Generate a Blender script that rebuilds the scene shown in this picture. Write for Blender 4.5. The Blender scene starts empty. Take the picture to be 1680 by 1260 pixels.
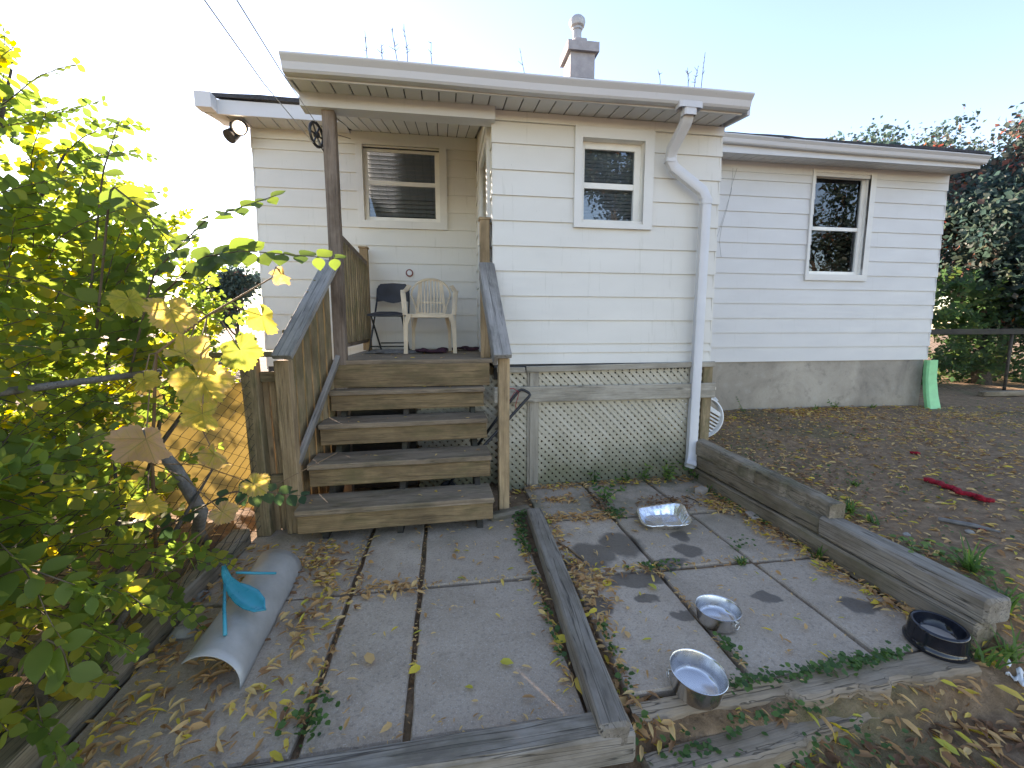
import bpy, math, random
import numpy as np
from mathutils import Matrix, Vector
random.seed(7); RNG = np.random.default_rng(11)
S = bpy.context.scene
COL = S.collection
R = math.radians
# ------------------------------------------------------------------ camera
cam_d = bpy.data.cameras.new('camera'); cam = bpy.data.objects.new('camera', cam_d); COL.objects.link(cam)
cam.location = (0, 0, 1.4)
cam.rotation_euler = (R(90 - 7.3), 0, R(-8.68))
cam_d.sensor_width = 36; cam_d.lens = 715 / 1680 * 36
cam_d.clip_start = 0.02; cam_d.clip_end = 2000
S.camera = cam
# ------------------------------------------------------------------ sky, sun, exposure
SUN_AZ, SUN_EL = -31.0, 19.0          # degrees from +Y (towards -X), elevation
w = bpy.data.worlds.new('World'); S.world = w; w.use_nodes = True
nt = w.node_tree; bg = nt.nodes['Background']
sky = nt.nodes.new('ShaderNodeTexSky'); sky.sky_type = 'NISHITA'; sky.sun_disc = False
sky.sun_elevation = R(SUN_EL); sky.sun_rotation = R(SUN_AZ); sky.altitude = 3000
sky.air_density = 1.5; sky.dust_density = 1.3; sky.ozone_density = 3.0
nt.links.new(sky.outputs[0], bg.inputs[0]); bg.inputs[1].default_value = 0.14
sd = bpy.data.lights.new('sun', 'SUN'); so = bpy.data.objects.new('sun', sd); COL.objects.link(so)
sd.energy = 5.0; sd.angle = R(0.5); sd.color = (1.0, 0.95, 0.86)
sv = Vector((math.sin(R(SUN_AZ)) * math.cos(R(SUN_EL)), math.cos(R(SUN_AZ)) * math.cos(R(SUN_EL)), math.sin(R(SUN_EL))))
so.rotation_euler = sv.to_track_quat('Z', 'Y').to_euler(); so.location = (-6, 12, 8)
vs = S.view_settings; vs.view_transform = 'Standard'; vs.look = 'None'; vs.exposure = 2.05; vs.gamma = 1.0
vs.use_curve_mapping = False
vs.use_white_balance = True; vs.white_balance_temperature = 8000; vs.white_balance_tint = 23    # camera balanced for open shade
S.cycles.max_bounces = 8; S.cycles.transparent_max_bounces = 16; S.cycles.sample_clamp_indirect = 6
S.cycles.use_denoising = True

# ------------------------------------------------------------------ materials
MATS = {}
class N:
    def __init__(s, name):
        s.m = bpy.data.materials.new(name); s.m.use_nodes = True; s.t = s.m.node_tree
        s.b = s.t.nodes['Principled BSDF']; s.out = s.t.nodes['Material Output']; MATS[name] = s.m
    def n(s, ty, **kw):
        o = s.t.nodes.new('ShaderNode' + ty)
        for k, v in kw.items():
            if hasattr(o, k): setattr(o, k, v)
        return o
    def l(s, a, b): s.t.links.new(a, b)
    def val(s, sock, v):
        if hasattr(v, 'is_linked'): s.l(v, sock)
        elif isinstance(v, tuple) and len(v) == 3 and sock.type == 'RGBA': sock.default_value = (*v, 1)
        else: sock.default_value = v
    def math(s, op, a, b=0.0, clamp=False):
        o = s.n('Math', operation=op); o.use_clamp = clamp; s.val(o.inputs[0], a); s.val(o.inputs[1], b); return o.outputs[0]
    def noise(s, vec, scale, detail=4, rough=.55, dist=0.0):
        o = s.n('TexNoise'); s.l(vec, o.inputs['Vector']); o.inputs['Scale'].default_value = scale
        o.inputs['Detail'].default_value = detail; o.inputs['Roughness'].default_value = rough; o.inputs['Distortion'].default_value = dist
        return o.outputs[0]
    def ramp(s, f, stops):
        o = s.n('ValToRGB'); s.l(f, o.inputs[0]); e = o.color_ramp.elements
        while len(e) < len(stops): e.new(.5)
        for q, (p, c) in zip(e, stops):
            q.position = p; q.color = (*c, 1) if isinstance(c, tuple) else (c, c, c, 1)
        return o.outputs[0]
    def rng(s, f, a, b, c=0.0, d=1.0):
        o = s.n('MapRange'); s.val(o.inputs[0], f)
        for i, v in zip((1, 2, 3, 4), (a, b, c, d)): o.inputs[i].default_value = v
        return o.outputs[0]
    def mix(s, f, a, b, mode='MIX'):
        o = s.n('Mix', data_type='RGBA', blend_type=mode); s.val(o.inputs[0], f); s.val(o.inputs[6], a); s.val(o.inputs[7], b); return o.outputs[2]
    def mapping(s, vec, scale, loc=None):
        o = s.n('Mapping'); s.l(vec, o.inputs[0]); o.inputs['Scale'].default_value = scale
        if loc is not None: s.l(loc, o.inputs['Location'])
        return o.outputs[0]
    def obj(s): return s.n('TexCoord').outputs['Object']
    def pos(s): return s.n('NewGeometry').outputs['Position']
    def rand(s): return s.n('ObjectInfo').outputs['Random']
    def bump(s, h, st, dist=.01):
        o = s.n('Bump'); o.inputs['Strength'].default_value = st; o.inputs['Distance'].default_value = dist; s.l(h, o.inputs['Height']); s.l(o.outputs[0], s.b.inputs['Normal'])
    def fin(s, col=None, rough=None, metal=None):
        if col is not None: s.val(s.b.inputs['Base Color'], col)
        if rough is not None: s.val(s.b.inputs['Roughness'], rough)
        if metal is not None: s.b.inputs['Metallic'].default_value = metal
        return s.m

def plain(name, col, rough=.5, metal=0.0, var=.12, scale=8, bump=0.0):
    k = N(name); o = k.obj()
    f = k.noise(o, scale, 5)
    c = k.mix(k.rng(f, .3, .7, 0, 1), tuple(x * (1 - var) for x in col), tuple(min(1, x * (1 + var)) for x in col))
    if bump: k.bump(k.noise(o, scale * 6, 3), bump)
    return k.fin(c, k.rng(f, .3, .7, max(.02, rough - .06), min(1, rough + .08)), metal)

def wood(name, dark, light, green=0.0, grey=0.0, crack=.5):
    k = N(name); rnd = k.rand()
    off = k.n('CombineXYZ'); k.l(k.math('MULTIPLY', rnd, 37.0), off.inputs[0]); k.l(k.math('MULTIPLY', rnd, 11.0), off.inputs[1]); k.l(k.math('MULTIPLY', rnd, 5.0), off.inputs[2])
    o = k.obj()
    v = k.mapping(o, (1.3, 22, 22), off.outputs[0])
    g = k.noise(v, 2.2, 8, .62, .6)
    v2 = k.mapping(o, (2.0, 90, 90), off.outputs[0])
    g2 = k.noise(v2, 1.6, 4, .6, .3)
    big = k.noise(k.mapping(o, (2.2, 5, 5), off.outputs[0]), 1.4, 5, .65)
    c = k.ramp(g, [(.28, dark), (.5, tuple((a + b) / 2 for a, b in zip(dark, light))), (.72, light)])
    c = k.mix(k.rng(g2, .35, .7, .0, .55), c, tuple(x * .55 for x in dark))
    # weather blotches
    c = k.mix(k.rng(big, .42, .68, 0, .75), c, tuple(x * .45 for x in dark))
    if grey: c = k.mix(k.rng(big, .6, .3, 0, grey), c, (.3, .285, .265))
    if green:
        gm = k.noise(k.mapping(o, (1.8, 4, 4), off.outputs[0]), 2.4, 6, .7)
        c = k.mix(k.rng(gm, .47, .66, 0, green), c, (.07, .085, .028))
    c = k.mix(k.rng(rnd, 0, 1, 0, .35), c, tuple(x * .6 for x in dark))
    # long drying cracks
    cr = k.noise(k.mapping(o, (.9, 34, 34), off.outputs[0]), 1.0, 2, .5, .4)
    crk = k.rng(k.math('ABSOLUTE', k.math('SUBTRACT', cr, .5)), 0, .018, 1, 0)
    c = k.mix(k.math('MULTIPLY', crk, crack), c, tuple(x * .18 for x in dark))
    # knots
    vo = k.n('TexVoronoi'); k.l(k.mapping(o, (2.6, 9, 9), off.outputs[0]), vo.inputs['Vector']); vo.inputs['Scale'].default_value = 1.0
    c = k.mix(k.rng(vo.outputs['Distance'], .06, .13, .75, 0), c, tuple(x * .3 for x in dark))
    h = k.math('SUBTRACT', k.math('ADD', k.math('MULTIPLY', g, .5), k.math('MULTIPLY', g2, .5)), k.math('MULTIPLY', crk, .9))
    k.bump(h, .55, .006)
    return k.fin(c, k.rng(g, .3, .7, .75, .92))

wood('deck_wood', (.23, .15, .075), (.47, .325, .17), green=.45)
wood('tread_wood', (.24, .17, .11), (.45, .335, .225), green=.3, grey=.1)
wood('newel_wood', (.34, .225, .12), (.64, .46, .27), green=.2)
wood('rail_wood', (.25, .23, .21), (.48, .445, .4), green=.12, grey=.6, crack=.8)
wood('post_wood', (.2, .14, .1), (.38, .275, .2), grey=.3)
wood('fence_wood', (.25, .18, .095), (.45, .34, .2), green=.6)
wood('lattice_wood', (.38, .335, .265), (.57, .51, .41), green=.1, grey=.2, crack=.2)
wood('timber_wood', (.22, .165, .105), (.43, .335, .225), green=.4, grey=.3, crack=.9)
wood('timber_grey', (.25, .2, .15), (.48, .395, .3), green=.12, grey=.5, crack=.9)
wood('timber_brown', (.3, .215, .14), (.5, .375, .255), green=.1, grey=.25, crack=.9)
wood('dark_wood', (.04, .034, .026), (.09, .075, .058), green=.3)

def lattice_mat():
    # tan lattice, algae climbing from the damp soil in its own blotches
    k = N('lattice_strip'); p = k.pos(); o = k.obj(); rnd = k.rand()
    g = k.noise(k.mapping(o, (3, 60, 60)), 2, 5, .6)
    c = k.mix(k.rng(g, .3, .7), (.42, .385, .305), (.6, .555, .455))
    c = k.mix(k.math('MULTIPLY', rnd, .3), c, (.33, .28, .18))
    sp = k.n('SeparateXYZ'); k.l(p, sp.inputs[0])
    nz = k.noise(k.mapping(p, (1.0, 1, .8)), 3.5, 7, .72)
    hgt = k.math('SUBTRACT', k.math('SUBTRACT', sp.outputs[2], k.math('MULTIPLY', k.rng(sp.outputs[0], .6, 2.2), .16)), k.math('MULTIPLY', k.rng(nz, .25, .75), .3))
    c = k.mix(k.rng(hgt, -.12, .26, .8, 0), c, (.11, .11, .05))
    k.bump(g, .3, .004)
    return k.fin(c, .85)
lattice_mat()

def siding(name, col, dirt):
    k = N(name); p = k.pos(); rnd = k.rand()
    f = k.noise(k.mapping(p, (1.2, 1.2, 3)), 1.5, 5, .6)
    c = k.mix(k.rng(f, .35, .75, 0, .5), col, tuple(x * .88 for x in col))
    st = k.noise(k.mapping(p, (24, 24, .9)), 1, 5, .7)             # rain streaks
    c = k.mix(k.rng(st, .6, .8, 0, dirt), c, (.34, .33, .25))
    sp = k.noise(p, 60, 2, .5)
    c = k.mix(k.rng(sp, .74, .8, 0, dirt), c, (.25, .23, .17))
    c = k.mix(k.math('MULTIPLY', rnd, .1), c, tuple(x * .8 for x in col))
    k.bump(k.noise(k.mapping(p, (3, 3, 40)), 3, 3), .06, .002)
    return k.fin(c, k.rng(f, .3, .7, .38, .55))
siding('siding_cream', (.69, .665, .605), .5)
siding('siding_white', (.64, .63, .61), .25)
siding('trim_white', (.7, .685, .645), .35)
siding('gutter_white', (.61, .61, .615), .3)
plain('sash_white', (.8, .78, .72), .35, var=.06)
plain('shingle', (.05, .052, .058), .95, var=.4, scale=30, bump=.6)
plain('soffit_gap', (.12, .12, .12), .9)
plain('black_plastic', (.018, .018, .02), .38)
plain('black_gloss', (.012, .013, .018), .12, var=.3)
plain('black_metal', (.016, .017, .019), .4)
plain('navy_vinyl', (.02, .026, .042), .42, var=.3, bump=.1)
plain('chair_plastic', (.66, .53, .37), .45, var=.22, scale=5)
plain('white_plastic', (.75, .74, .71), .4, var=.1)
plain('teal_plastic', (.0, .27, .36), .3, var=.2)
plain('green_plastic', (.2, .62, .28), .45, var=.12)
plain('burgundy_cloth', (.055, .018, .03), .95, var=.4, scale=40, bump=.5)
plain('grey_cloth', (.17, .16, .145), .95, var=.4, scale=30, bump=.5)
plain('red_cloth', (.36, .008, .02), .9, var=.4, scale=60, bump=.6)
plain('bark', (.085, .07, .055), .95, var=.5, scale=18, bump=1.0)
plain('bark_grey', (.17, .16, .15), .95, var=.35, scale=22, bump=.8)
plain('twig', (.1, .075, .045), .9, var=.4)
plain('vine_twig', (.2, .12, .06), .8, var=.3)
plain('chimney_render', (.36, .34, .34), .9, var=.15, bump=.4)
plain('brick_tan', (.4, .33, .27), .9, var=.2, bump=.5)
plain('stone', (.28, .26, .23), .9, var=.25, bump=.5)
plain('door_white', (.78, .77, .74), .4, var=.05)
plain('brass', (.55, .45, .28), .35, .9)
plain('steel_bright', (.62, .62, .6), .35, 1.0)
plain('red_rim', (.25, .04, .03), .4)
plain('bag_white', (.7, .7, .7), .45, var=.15)
plain('yellow_sheet', (.62, .42, .1), .6, var=.2)
plain('room_dark', (.06, .06, .065), .9)
plain('blind_grey', (.5, .53, .58), .6)
plain('cable', (.1, .1, .1), .6)
plain('cord_white', (.45, .44, .42), .7)

def steel():
    k = N('brushed_steel'); o = k.obj()
    f = k.noise(k.mapping(o, (4, 4, 160)), 3, 4)
    k.bump(f, .05, .001)
    return k.fin((.62, .61, .6), k.rng(k.noise(o, 9, 4), .3, .7, .16, .3), 1.0)
steel()
def foil():
    k = N('foil'); o = k.obj(); f = k.noise(o, 35, 4, .6); k.bump(f, .5, .004); return k.fin((.8, .8, .8), .24, 1.0)
foil()
def galv():
    k = N('galvanised'); o = k.obj(); vo = k.n('TexVoronoi'); k.l(o, vo.inputs['Vector']); vo.inputs['Scale'].default_value = 30
    f = k.noise(o, 6, 5, .6); sp = k.noise(o, 40, 3)
    c = k.mix(k.rng(f, .3, .7), (.33, .325, .31), (.5, .49, .47)); c = k.mix(k.rng(sp, .6, .75, 0, .35), c, (.35, .33, .3))
    return k.fin(c, k.rng(f, .3, .7, .42, .6), .35)
galv()
def glass():
    k = N('window_glass'); g = k.n('BsdfGlossy'); g.inputs['Roughness'].default_value = .01; g.inputs['Color'].default_value = (.9, .93, .95, 1)
    t = k.n('BsdfTransparent'); t.inputs['Color'].default_value = (.7, .73, .74, 1)
    fr = k.n('Fresnel'); fr.inputs['IOR'].default_value = 1.55
    wv = k.n('Bump'); wv.inputs['Strength'].default_value = .03; wv.inputs['Distance'].default_value = .02; k.l(k.noise(k.pos(), 3, 2), wv.inputs['Height']); k.l(wv.outputs[0], g.inputs['Normal'])
    m = k.n('MixShader'); k.l(k.math('ADD', k.math('MULTIPLY', fr.outputs[0], 1.3), .01, True), m.inputs[0]); k.l(t.outputs[0], m.inputs[1]); k.l(g.outputs[0], m.inputs[2]); k.l(m.outputs[0], k.out.inputs[0])
glass()
def lampglow():
    k = N('lamp_glow'); k.b.inputs['Emission Color'].default_value = (1, .9, .72, 1); k.b.inputs['Emission Strength'].default_value = 3; k.fin((.9, .9, .85), .3)
lampglow()
def stucco():
    k = N('foundation_concrete'); p = k.pos(); f = k.noise(p, 1.1, 6, .65, .8); f2 = k.noise(p, 7, 6, .7); f3 = k.noise(p, 60, 3)
    c = k.ramp(f, [(.3, (.23, .2, .165)), (.5, (.36, .315, .255)), (.7, (.48, .425, .35))])
    c = k.mix(k.rng(f2, .55, .75, 0, .5), c, (.42, .4, .35)); c = k.mix(k.rng(f2, .45, .25, 0, .6), c, (.12, .115, .1))
    sp = k.n('SeparateXYZ'); k.l(p, sp.inputs[0])
    hh = k.math('ADD', sp.outputs[2], k.math('MULTIPLY', f2, .3)); c = k.mix(k.rng(hh, .35, .55, .5, 0), c, (.27, .22, .16))
    k.bump(k.math('ADD', k.math('MULTIPLY', f3, .4), f2), .4, .01); return k.fin(c, .92)
stucco()
STAINS = [(.887,2.445,.15,.16),(1.107,2.548,.15,.17),(.8,2.351,.14,.085),(1.035,2.155,.2,.07),(1.556,2.594,.06,.09),(1.504,2.404,.09,.09),
          (1.015,1.976,.075,.04),(1.123,1.83,.07,.04),(.746,1.966,.07,.09),(1.647,1.908,.068,.048),(2.062,1.763,.1,.08),(1.326,2.296,.12,.055)]
def concrete():
    k = N('slab_concrete'); p = k.pos(); rnd = k.rand()
    f = k.noise(p, 2.6, 6, .65); ag = k.noise(p, 170, 3, .6); ag2 = k.noise(p, 75, 3, .65)
    vo = k.n('TexVoronoi'); k.l(p, vo.inputs['Vector']); vo.inputs['Scale'].default_value = 85
    c = k.ramp(f, [(.3, (.33, .25, .175)), (.5, (.46, .35, .255)), (.72, (.54, .425, .32))])
    c = k.mix(k.math('MULTIPLY', rnd, .4), c, (.34, .26, .19))
    c = k.mix(k.rng(ag, .52, .72, 0, .5), c, (.6, .55, .48)); c = k.mix(k.rng(ag2, .48, .28, 0, .6), c, (.16, .135, .11))
    c = k.mix(k.math('MULTIPLY', k.rng(vo.outputs['Distance'], .1, .2, .65, 0), k.rng(ag2, .5, .6)), c, (.68, .63, .56))
    ms = k.noise(p, 1.7, 6, .72)                                     # moss film by the house
    sp = k.n('SeparateXYZ'); k.l(p, sp.inputs[0])
    mo = k.math('MULTIPLY', k.rng(ms, .44, .62), k.rng(sp.outputs[1], 2.5, 3.3)); c = k.mix(k.math('MULTIPLY', mo, .75), c, (.085, .088, .035))
    drt = k.noise(p, 9, 6, .75); c = k.mix(k.rng(drt, .56, .75, 0, .55), c, (.2, .155, .115))
    nv = k.n('TexNoise'); k.l(p, nv.inputs['Vector']); nv.inputs['Scale'].default_value = 11; nv.inputs['Detail'].default_value = 5
    dv = k.n('VectorMath', operation='MULTIPLY_ADD'); k.l(nv.outputs['Color'], dv.inputs[0]); dv.inputs[1].default_value = (.13, .13, 0); k.l(p, dv.inputs[2])
    s2 = k.n('SeparateXYZ'); k.l(dv.outputs[0], s2.inputs[0]); wet = None
    for cx, cy, rx, ry in STAINS:
        a = k.math('DIVIDE', k.math('SUBTRACT', s2.outputs[0], cx + .065), rx); b = k.math('DIVIDE', k.math('SUBTRACT', s2.outputs[1], cy + .065), ry)
        d = k.math('ADD', k.math('MULTIPLY', a, a), k.math('MULTIPLY', b, b)); e = k.rng(d, .62, 1.1, 1, 0)
        wet = e if wet is None else k.math('MAXIMUM', wet, e)
    c = k.mix(k.math('MULTIPLY', wet, .72), c, (.05, .042, .036))
    k.bump(k.math('ADD', k.math('MULTIPLY', ag, .5), ag2), .35, .006)
    return k.fin(c, k.math('SUBTRACT', .9, k.math('MULTIPLY', wet, .4)))
concrete()
def soil():
    k = N('soil'); p = k.pos(); f = k.noise(p, 1.3, 7, .68); f2 = k.noise(p, 14, 7, .75); f3 = k.noise(p, 120, 3)
    c = k.ramp(f2, [(.3, (.125, .073, .038)), (.52, (.25, .153, .083)), (.72, (.4, .255, .15))])
    dk = k.noise(p, .9, 4, .6); c = k.mix(k.rng(dk, .48, .66, 0, .6), c, (.1, .06, .032)); c = k.mix(k.rng(f, .5, .66, 0, .6), c, (.11, .11, .04)); c = k.mix(k.rng(f3, .62, .75, 0, .5), c, (.32, .25, .18))
    k.bump(k.math('ADD', f2, k.math('MULTIPLY', f3, .4)), .8, .02); return k.fin(c, .96)
soil()
def leafmat(name, stops, trans=.5, rough=.5, spec=.35):
    k = N(name); a = k.n('Attribute'); a.attribute_name = 'tint'; f = a.outputs['Fac']
    c = k.ramp(f, stops)
    d = k.n('BsdfTranslucent'); tc = k.n('HueSaturation'); tc.inputs['Saturation'].default_value = 1.15; tc.inputs['Value'].default_value = 2.5; k.l(c, tc.inputs['Color']); k.l(tc.outputs[0], d.inputs[0])
    k.fin(c, rough); k.b.inputs['Specular IOR Level'].default_value = spec
    m = k.n('MixShader'); m.inputs[0].default_value = trans; k.l(k.b.outputs[0], m.inputs[1]); k.l(d.outputs[0], m.inputs[2]); k.l(m.outputs[0], k.out.inputs[0]); return k.m
leafmat('leaf_green', [(0, (.07, .115, .035)), (.45, (.115, .16, .038)), (.75, (.2, .21, .038)), (.9, (.33, .27, .04)), (1, (.45, .31, .06))], .6)
leafmat('leaf_deep', [(0, (.03, .06, .03)), (.6, (.045, .085, .035)), (1, (.1, .13, .04))])
leafmat('leaf_yellow', [(0, (.2, .2, .04)), (.5, (.38, .32, .06)), (1, (.5, .36, .1))], .45)
leafmat('leaf_compound', [(0, (.09, .15, .04)), (.5, (.14, .19, .045)), (.85, (.25, .25, .05)), (1, (.44, .35, .07))], .6)
leafmat('leaf_dark_tree', [(0, (.025, .05, .052)), (.55, (.045, .075, .06)), (.84, (.07, .085, .06)), (.95, (.2, .07, .06)), (1, (.4, .17, .05))], .4)
leafmat('leaf_red_tree', [(0, (.03, .05, .05)), (.5, (.055, .075, .06)), (.7, (.16, .08, .06)), (.88, (.3, .08, .07)), (1, (.45, .2, .06))], .45)
leafmat('litter', [(0, (.12, .06, .035)), (.25, (.27, .14, .07)), (.5, (.52, .29, .12)), (.72, (.64, .43, .19)), (.86, (.64, .45, .06)), (1, (.36, .37, .07))], .15, .7, .2)
leafmat('weed_leaf', [(0, (.035, .08, .025)), (.6, (.07, .14, .035)), (1, (.16, .24, .06))], .35)

def panel():
    k = N('yellow_panel'); o = k.obj(); f = k.noise(o, 3, 5); c = k.mix(k.rng(f, .3, .7), (.5, .41, .2), (.62, .53, .3)); d = k.n('BsdfTranslucent'); k.l(c, d.inputs[0]); k.fin(c, .5)
    m = k.n('MixShader'); m.inputs[0].default_value = .5; k.l(k.b.outputs[0], m.inputs[1]); k.l(d.outputs[0], m.inputs[2]); k.l(m.outputs[0], k.out.inputs[0])
panel()
def grapemat():
    k = N('grape_leaf'); a = k.n('Attribute'); a.attribute_name = 'tint'; o = k.obj(); rnd = k.rand()
    off = k.n('VectorMath', operation='ADD'); k.l(o, off.inputs[0]); k.l(k.math('MULTIPLY', rnd, 20.0), off.inputs[1])
    nz = k.noise(off.outputs[0], 3.2, 6, .65); f = k.math('ADD', a.outputs['Fac'], k.math('MULTIPLY', k.math('SUBTRACT', nz, .5), .9), True)
    c = k.ramp(f, [(0, (.16, .21, .035)), (.35, (.33, .31, .05)), (.6, (.46, .36, .07)), (.82, (.47, .32, .13)), (1, (.46, .29, .17))])
    sp = k.n('SeparateXYZ'); k.l(o, sp.inputs[0]); vein = None
    for ang in (0, 58, -58, 118, -118):
        ca, sa = math.cos(R(ang)), math.sin(R(ang)); al = k.math('ADD', k.math('MULTIPLY', sp.outputs[0], ca), k.math('MULTIPLY', sp.outputs[1], sa)); pe = k.math('ABSOLUTE', k.math('SUBTRACT', k.math('MULTIPLY', sp.outputs[0], sa), k.math('MULTIPLY', sp.outputs[1], ca)))
        rib = k.math('ABSOLUTE', k.math('SUBTRACT', k.math('FRACT', k.math('MULTIPLY', k.math('SUBTRACT', al, k.math('MULTIPLY', pe, .9)), 5.0)), .5))
        v = k.math('MULTIPLY', k.math('GREATER_THAN', al, 0.0), k.math('MAXIMUM', k.rng(pe, .008, .03, 1, 0), k.math('MULTIPLY', k.rng(rib, .0, .07, .55, 0), k.rng(pe, .2, .34, 1, 0)))); vein = v if vein is None else k.math('MAXIMUM', vein, v)
    c = k.mix(k.math('MULTIPLY', vein, .55), c, (.2, .2, .05))
    d = k.n('BsdfTranslucent'); tc = k.n('HueSaturation'); tc.inputs['Value'].default_value = 1.7; k.l(c, tc.inputs['Color']); k.l(tc.outputs[0], d.inputs[0]); k.fin(c, .55); k.b.inputs['Specular IOR Level'].default_value = .3; k.bump(k.math('ADD', vein, nz), .25, .02)
    m = k.n('MixShader'); m.inputs[0].default_value = .55; k.l(k.b.outputs[0], m.inputs[1]); k.l(d.outputs[0], m.inputs[2]); k.l(m.outputs[0], k.out.inputs[0])
grapemat()

# ------------------------------------------------------------------ mesh building
WM = {}                                     # world matrix of every object
def reg(o, world, parent=None):
    COL.objects.link(o); WM[o.name] = world.copy(); o.matrix_basis = world
    if parent is not None:
        o.parent = parent; o.matrix_parent_inverse = WM[parent.name].inverted()
    return o
I4 = Matrix.Identity(4)
def T(x, y, z): return Matrix.Translation((x, y, z))
def frame(o, x, zup=(0, 0, 1)):
    x = Vector(x).normalized(); z = Vector(zup); y = z.cross(x)
    if y.length < 1e-5: y = Vector((0, 1, 0)).cross(x)
    y.normalize(); z = x.cross(y)
    return Matrix((( x.x, y.x, z.x, o[0]), (x.y, y.y, z.y, o[1]), (x.z, y.z, z.z, o[2]), (0, 0, 0, 1)))
def tag(o, label=None, cat=None, group=None, kind=None):
    for k_, v in (('label', label), ('category', cat), ('group', group), ('kind', kind)):
        if v: o[k_] = v
    return o
def thing(name, label, cat, loc=(0, 0, 0), group=None, world=None):
    o = bpy.data.objects.new(name, None); o.empty_display_size = .1
    reg(o, world if world is not None else T(*loc)); return tag(o, label, cat, group)
class MB:
    def __init__(s): s.v = []; s.f = []
    def add(s, vs_, fs_):
        n = len(s.v); s.v += [tuple(p) for p in vs_]; s.f += [tuple(i + n for i in q) for q in fs_]; return s
    def box(s, x0, x1, y0, y1, z0, z1):
        return s.add([(x0,y0,z0),(x1,y0,z0),(x1,y1,z0),(x0,y1,z0),(x0,y0,z1),(x1,y0,z1),(x1,y1,z1),(x0,y1,z1)], [(0,3,2,1),(4,5,6,7),(0,1,5,4),(1,2,6,5),(2,3,7,6),(3,0,4,7)])
    def cbox(s, x0, x1, y0, y1, z0, z1, c=.004, nseg=1, wob=0.0, rs=None):
        rs = rs or random; n = len(s.v)
        xs = [x0, x0 + c] + [x0 + (x1 - x0) * i / nseg for i in range(1, nseg)] + [x1 - c, x1]
        for i, x in enumerate(xs):
            q = c if i in (0, len(xs) - 1) else 0
            for (yy, zz) in ((y0+c+q,z0+q),(y1-c-q,z0+q),(y1-q,z0+c+q),(y1-q,z1-c-q),(y1-c-q,z1-q),(y0+c+q,z1-q),(y0+q,z1-c-q),(y0+q,z0+c+q)):
                s.v.append((x, yy + rs.uniform(-wob, wob), zz + rs.uniform(-wob, wob)))
        m = len(xs)
        for i in range(m - 1):
            for j in range(8):
                s.f.append((n+i*8+j, n+(i+1)*8+j, n+(i+1)*8+(j+1)%8, n+i*8+(j+1)%8)[::-1])
        s.f.append(tuple(n + j for j in range(8))[::-1][::-1]); s.f.append(tuple(n + (m-1)*8 + j for j in range(8))[::-1])
        return s
    def tube(s, pts, r, n=6, cap=True):
        pts = [Vector(p) for p in pts]; rr = r if isinstance(r, (list, tuple)) else [r] * len(pts)
        base = len(s.v); ref = None
        for i, p in enumerate(pts):
            d = (pts[min(i + 1, len(pts) - 1)] - pts[max(i - 1, 0)])
            d = d.normalized() if d.length > 1e-9 else Vector((0, 0, 1))
            if ref is None: ref = Vector((0, 0, 1)) if abs(d.z) < .9 else Vector((1, 0, 0))
            a = (ref - d * ref.dot(d)); a = a.normalized() if a.length > 1e-6 else d.orthogonal().normalized(); ref = a; b = d.cross(a)
            for j in range(n):
                t = 2 * math.pi * j / n; s.v.append(tuple(p + (a * math.cos(t) + b * math.sin(t)) * rr[i]))
        for i in range(len(pts) - 1):
            for j in range(n): s.f.append((base+i*n+j, base+i*n+(j+1)%n, base+(i+1)*n+(j+1)%n, base+(i+1)*n+j))
        if cap: s.f.append(tuple(base + j for j in range(n))[::-1]); s.f.append(tuple(base + (len(pts)-1)*n + j for j in range(n)))
        return s
    def sweep(s, pts, wx, wy, side=(1, 0, 0)):        # rectangular pipe along a path
        base = len(s.v); pts = [Vector(p) for p in pts]; sd_ = Vector(side)
        for i, p in enumerate(pts):
            d = (pts[min(i+1, len(pts)-1)] - pts[i]).normalized() + (pts[i] - pts[max(i-1, 0)]).normalized() if 0 < i < len(pts)-1 else (pts[min(i+1, len(pts)-1)] - pts[max(i-1, 0)])
            d.normalize(); a = (sd_ - d * sd_.dot(d)).normalized(); b = d.cross(a); c = .25
            for (u, v) in ((-1,-1+c),(-1+c,-1),(1-c,-1),(1,-1+c),(1,1-c),(1-c,1),(-1+c,1),(-1,1-c)): s.v.append(tuple(p + a * u * wx / 2 + b * v * wy / 2))
        for i in range(len(pts) - 1):
            for j in range(8): s.f.append((base+i*8+j, base+i*8+(j+1)%8, base+(i+1)*8+(j+1)%8, base+(i+1)*8+j))
        return s
    def lathe(s, prof, n=32, M=None):
        base = len(s.v)
        for (r, z) in prof:
            for j in range(n):
                t = 2 * math.pi * j / n; p = Vector((r * math.cos(t), r * math.sin(t), z)); s.v.append(tuple(M @ p if M else p))
        for i in range(len(prof) - 1):
            for j in range(n): s.f.append((base+i*n+j, base+i*n+(j+1)%n, base+(i+1)*n+(j+1)%n, base+(i+1)*n+j))
        return s
    def prism(s, poly, d0, d1, ax=1):                  # polygon in XZ extruded along Y (ax=1) or in XY along Z (ax=2) or YZ along X (ax=0)
        n = len(poly); mk = {0: lambda p, d: (d, p[0], p[1]), 1: lambda p, d: (p[0], d, p[1]), 2: lambda p, d: (p[0], p[1], d)}[ax]
        vs_ = [mk(p, d0) for p in poly] + [mk(p, d1) for p in poly]
        return s.add(vs_, [tuple(range(n)), tuple(range(n, 2*n))[::-1]] + [(i, i+n, (i+1)%n+n, (i+1)%n) for i in range(n)])
    def mesh(s, name, mat, smooth=False):
        me = bpy.data.meshes.new(name); me.from_pydata(s.v, [], s.f); me.materials.append(MATS[mat])
        if smooth: me.shade_smooth()
        me.update(); return me
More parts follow.
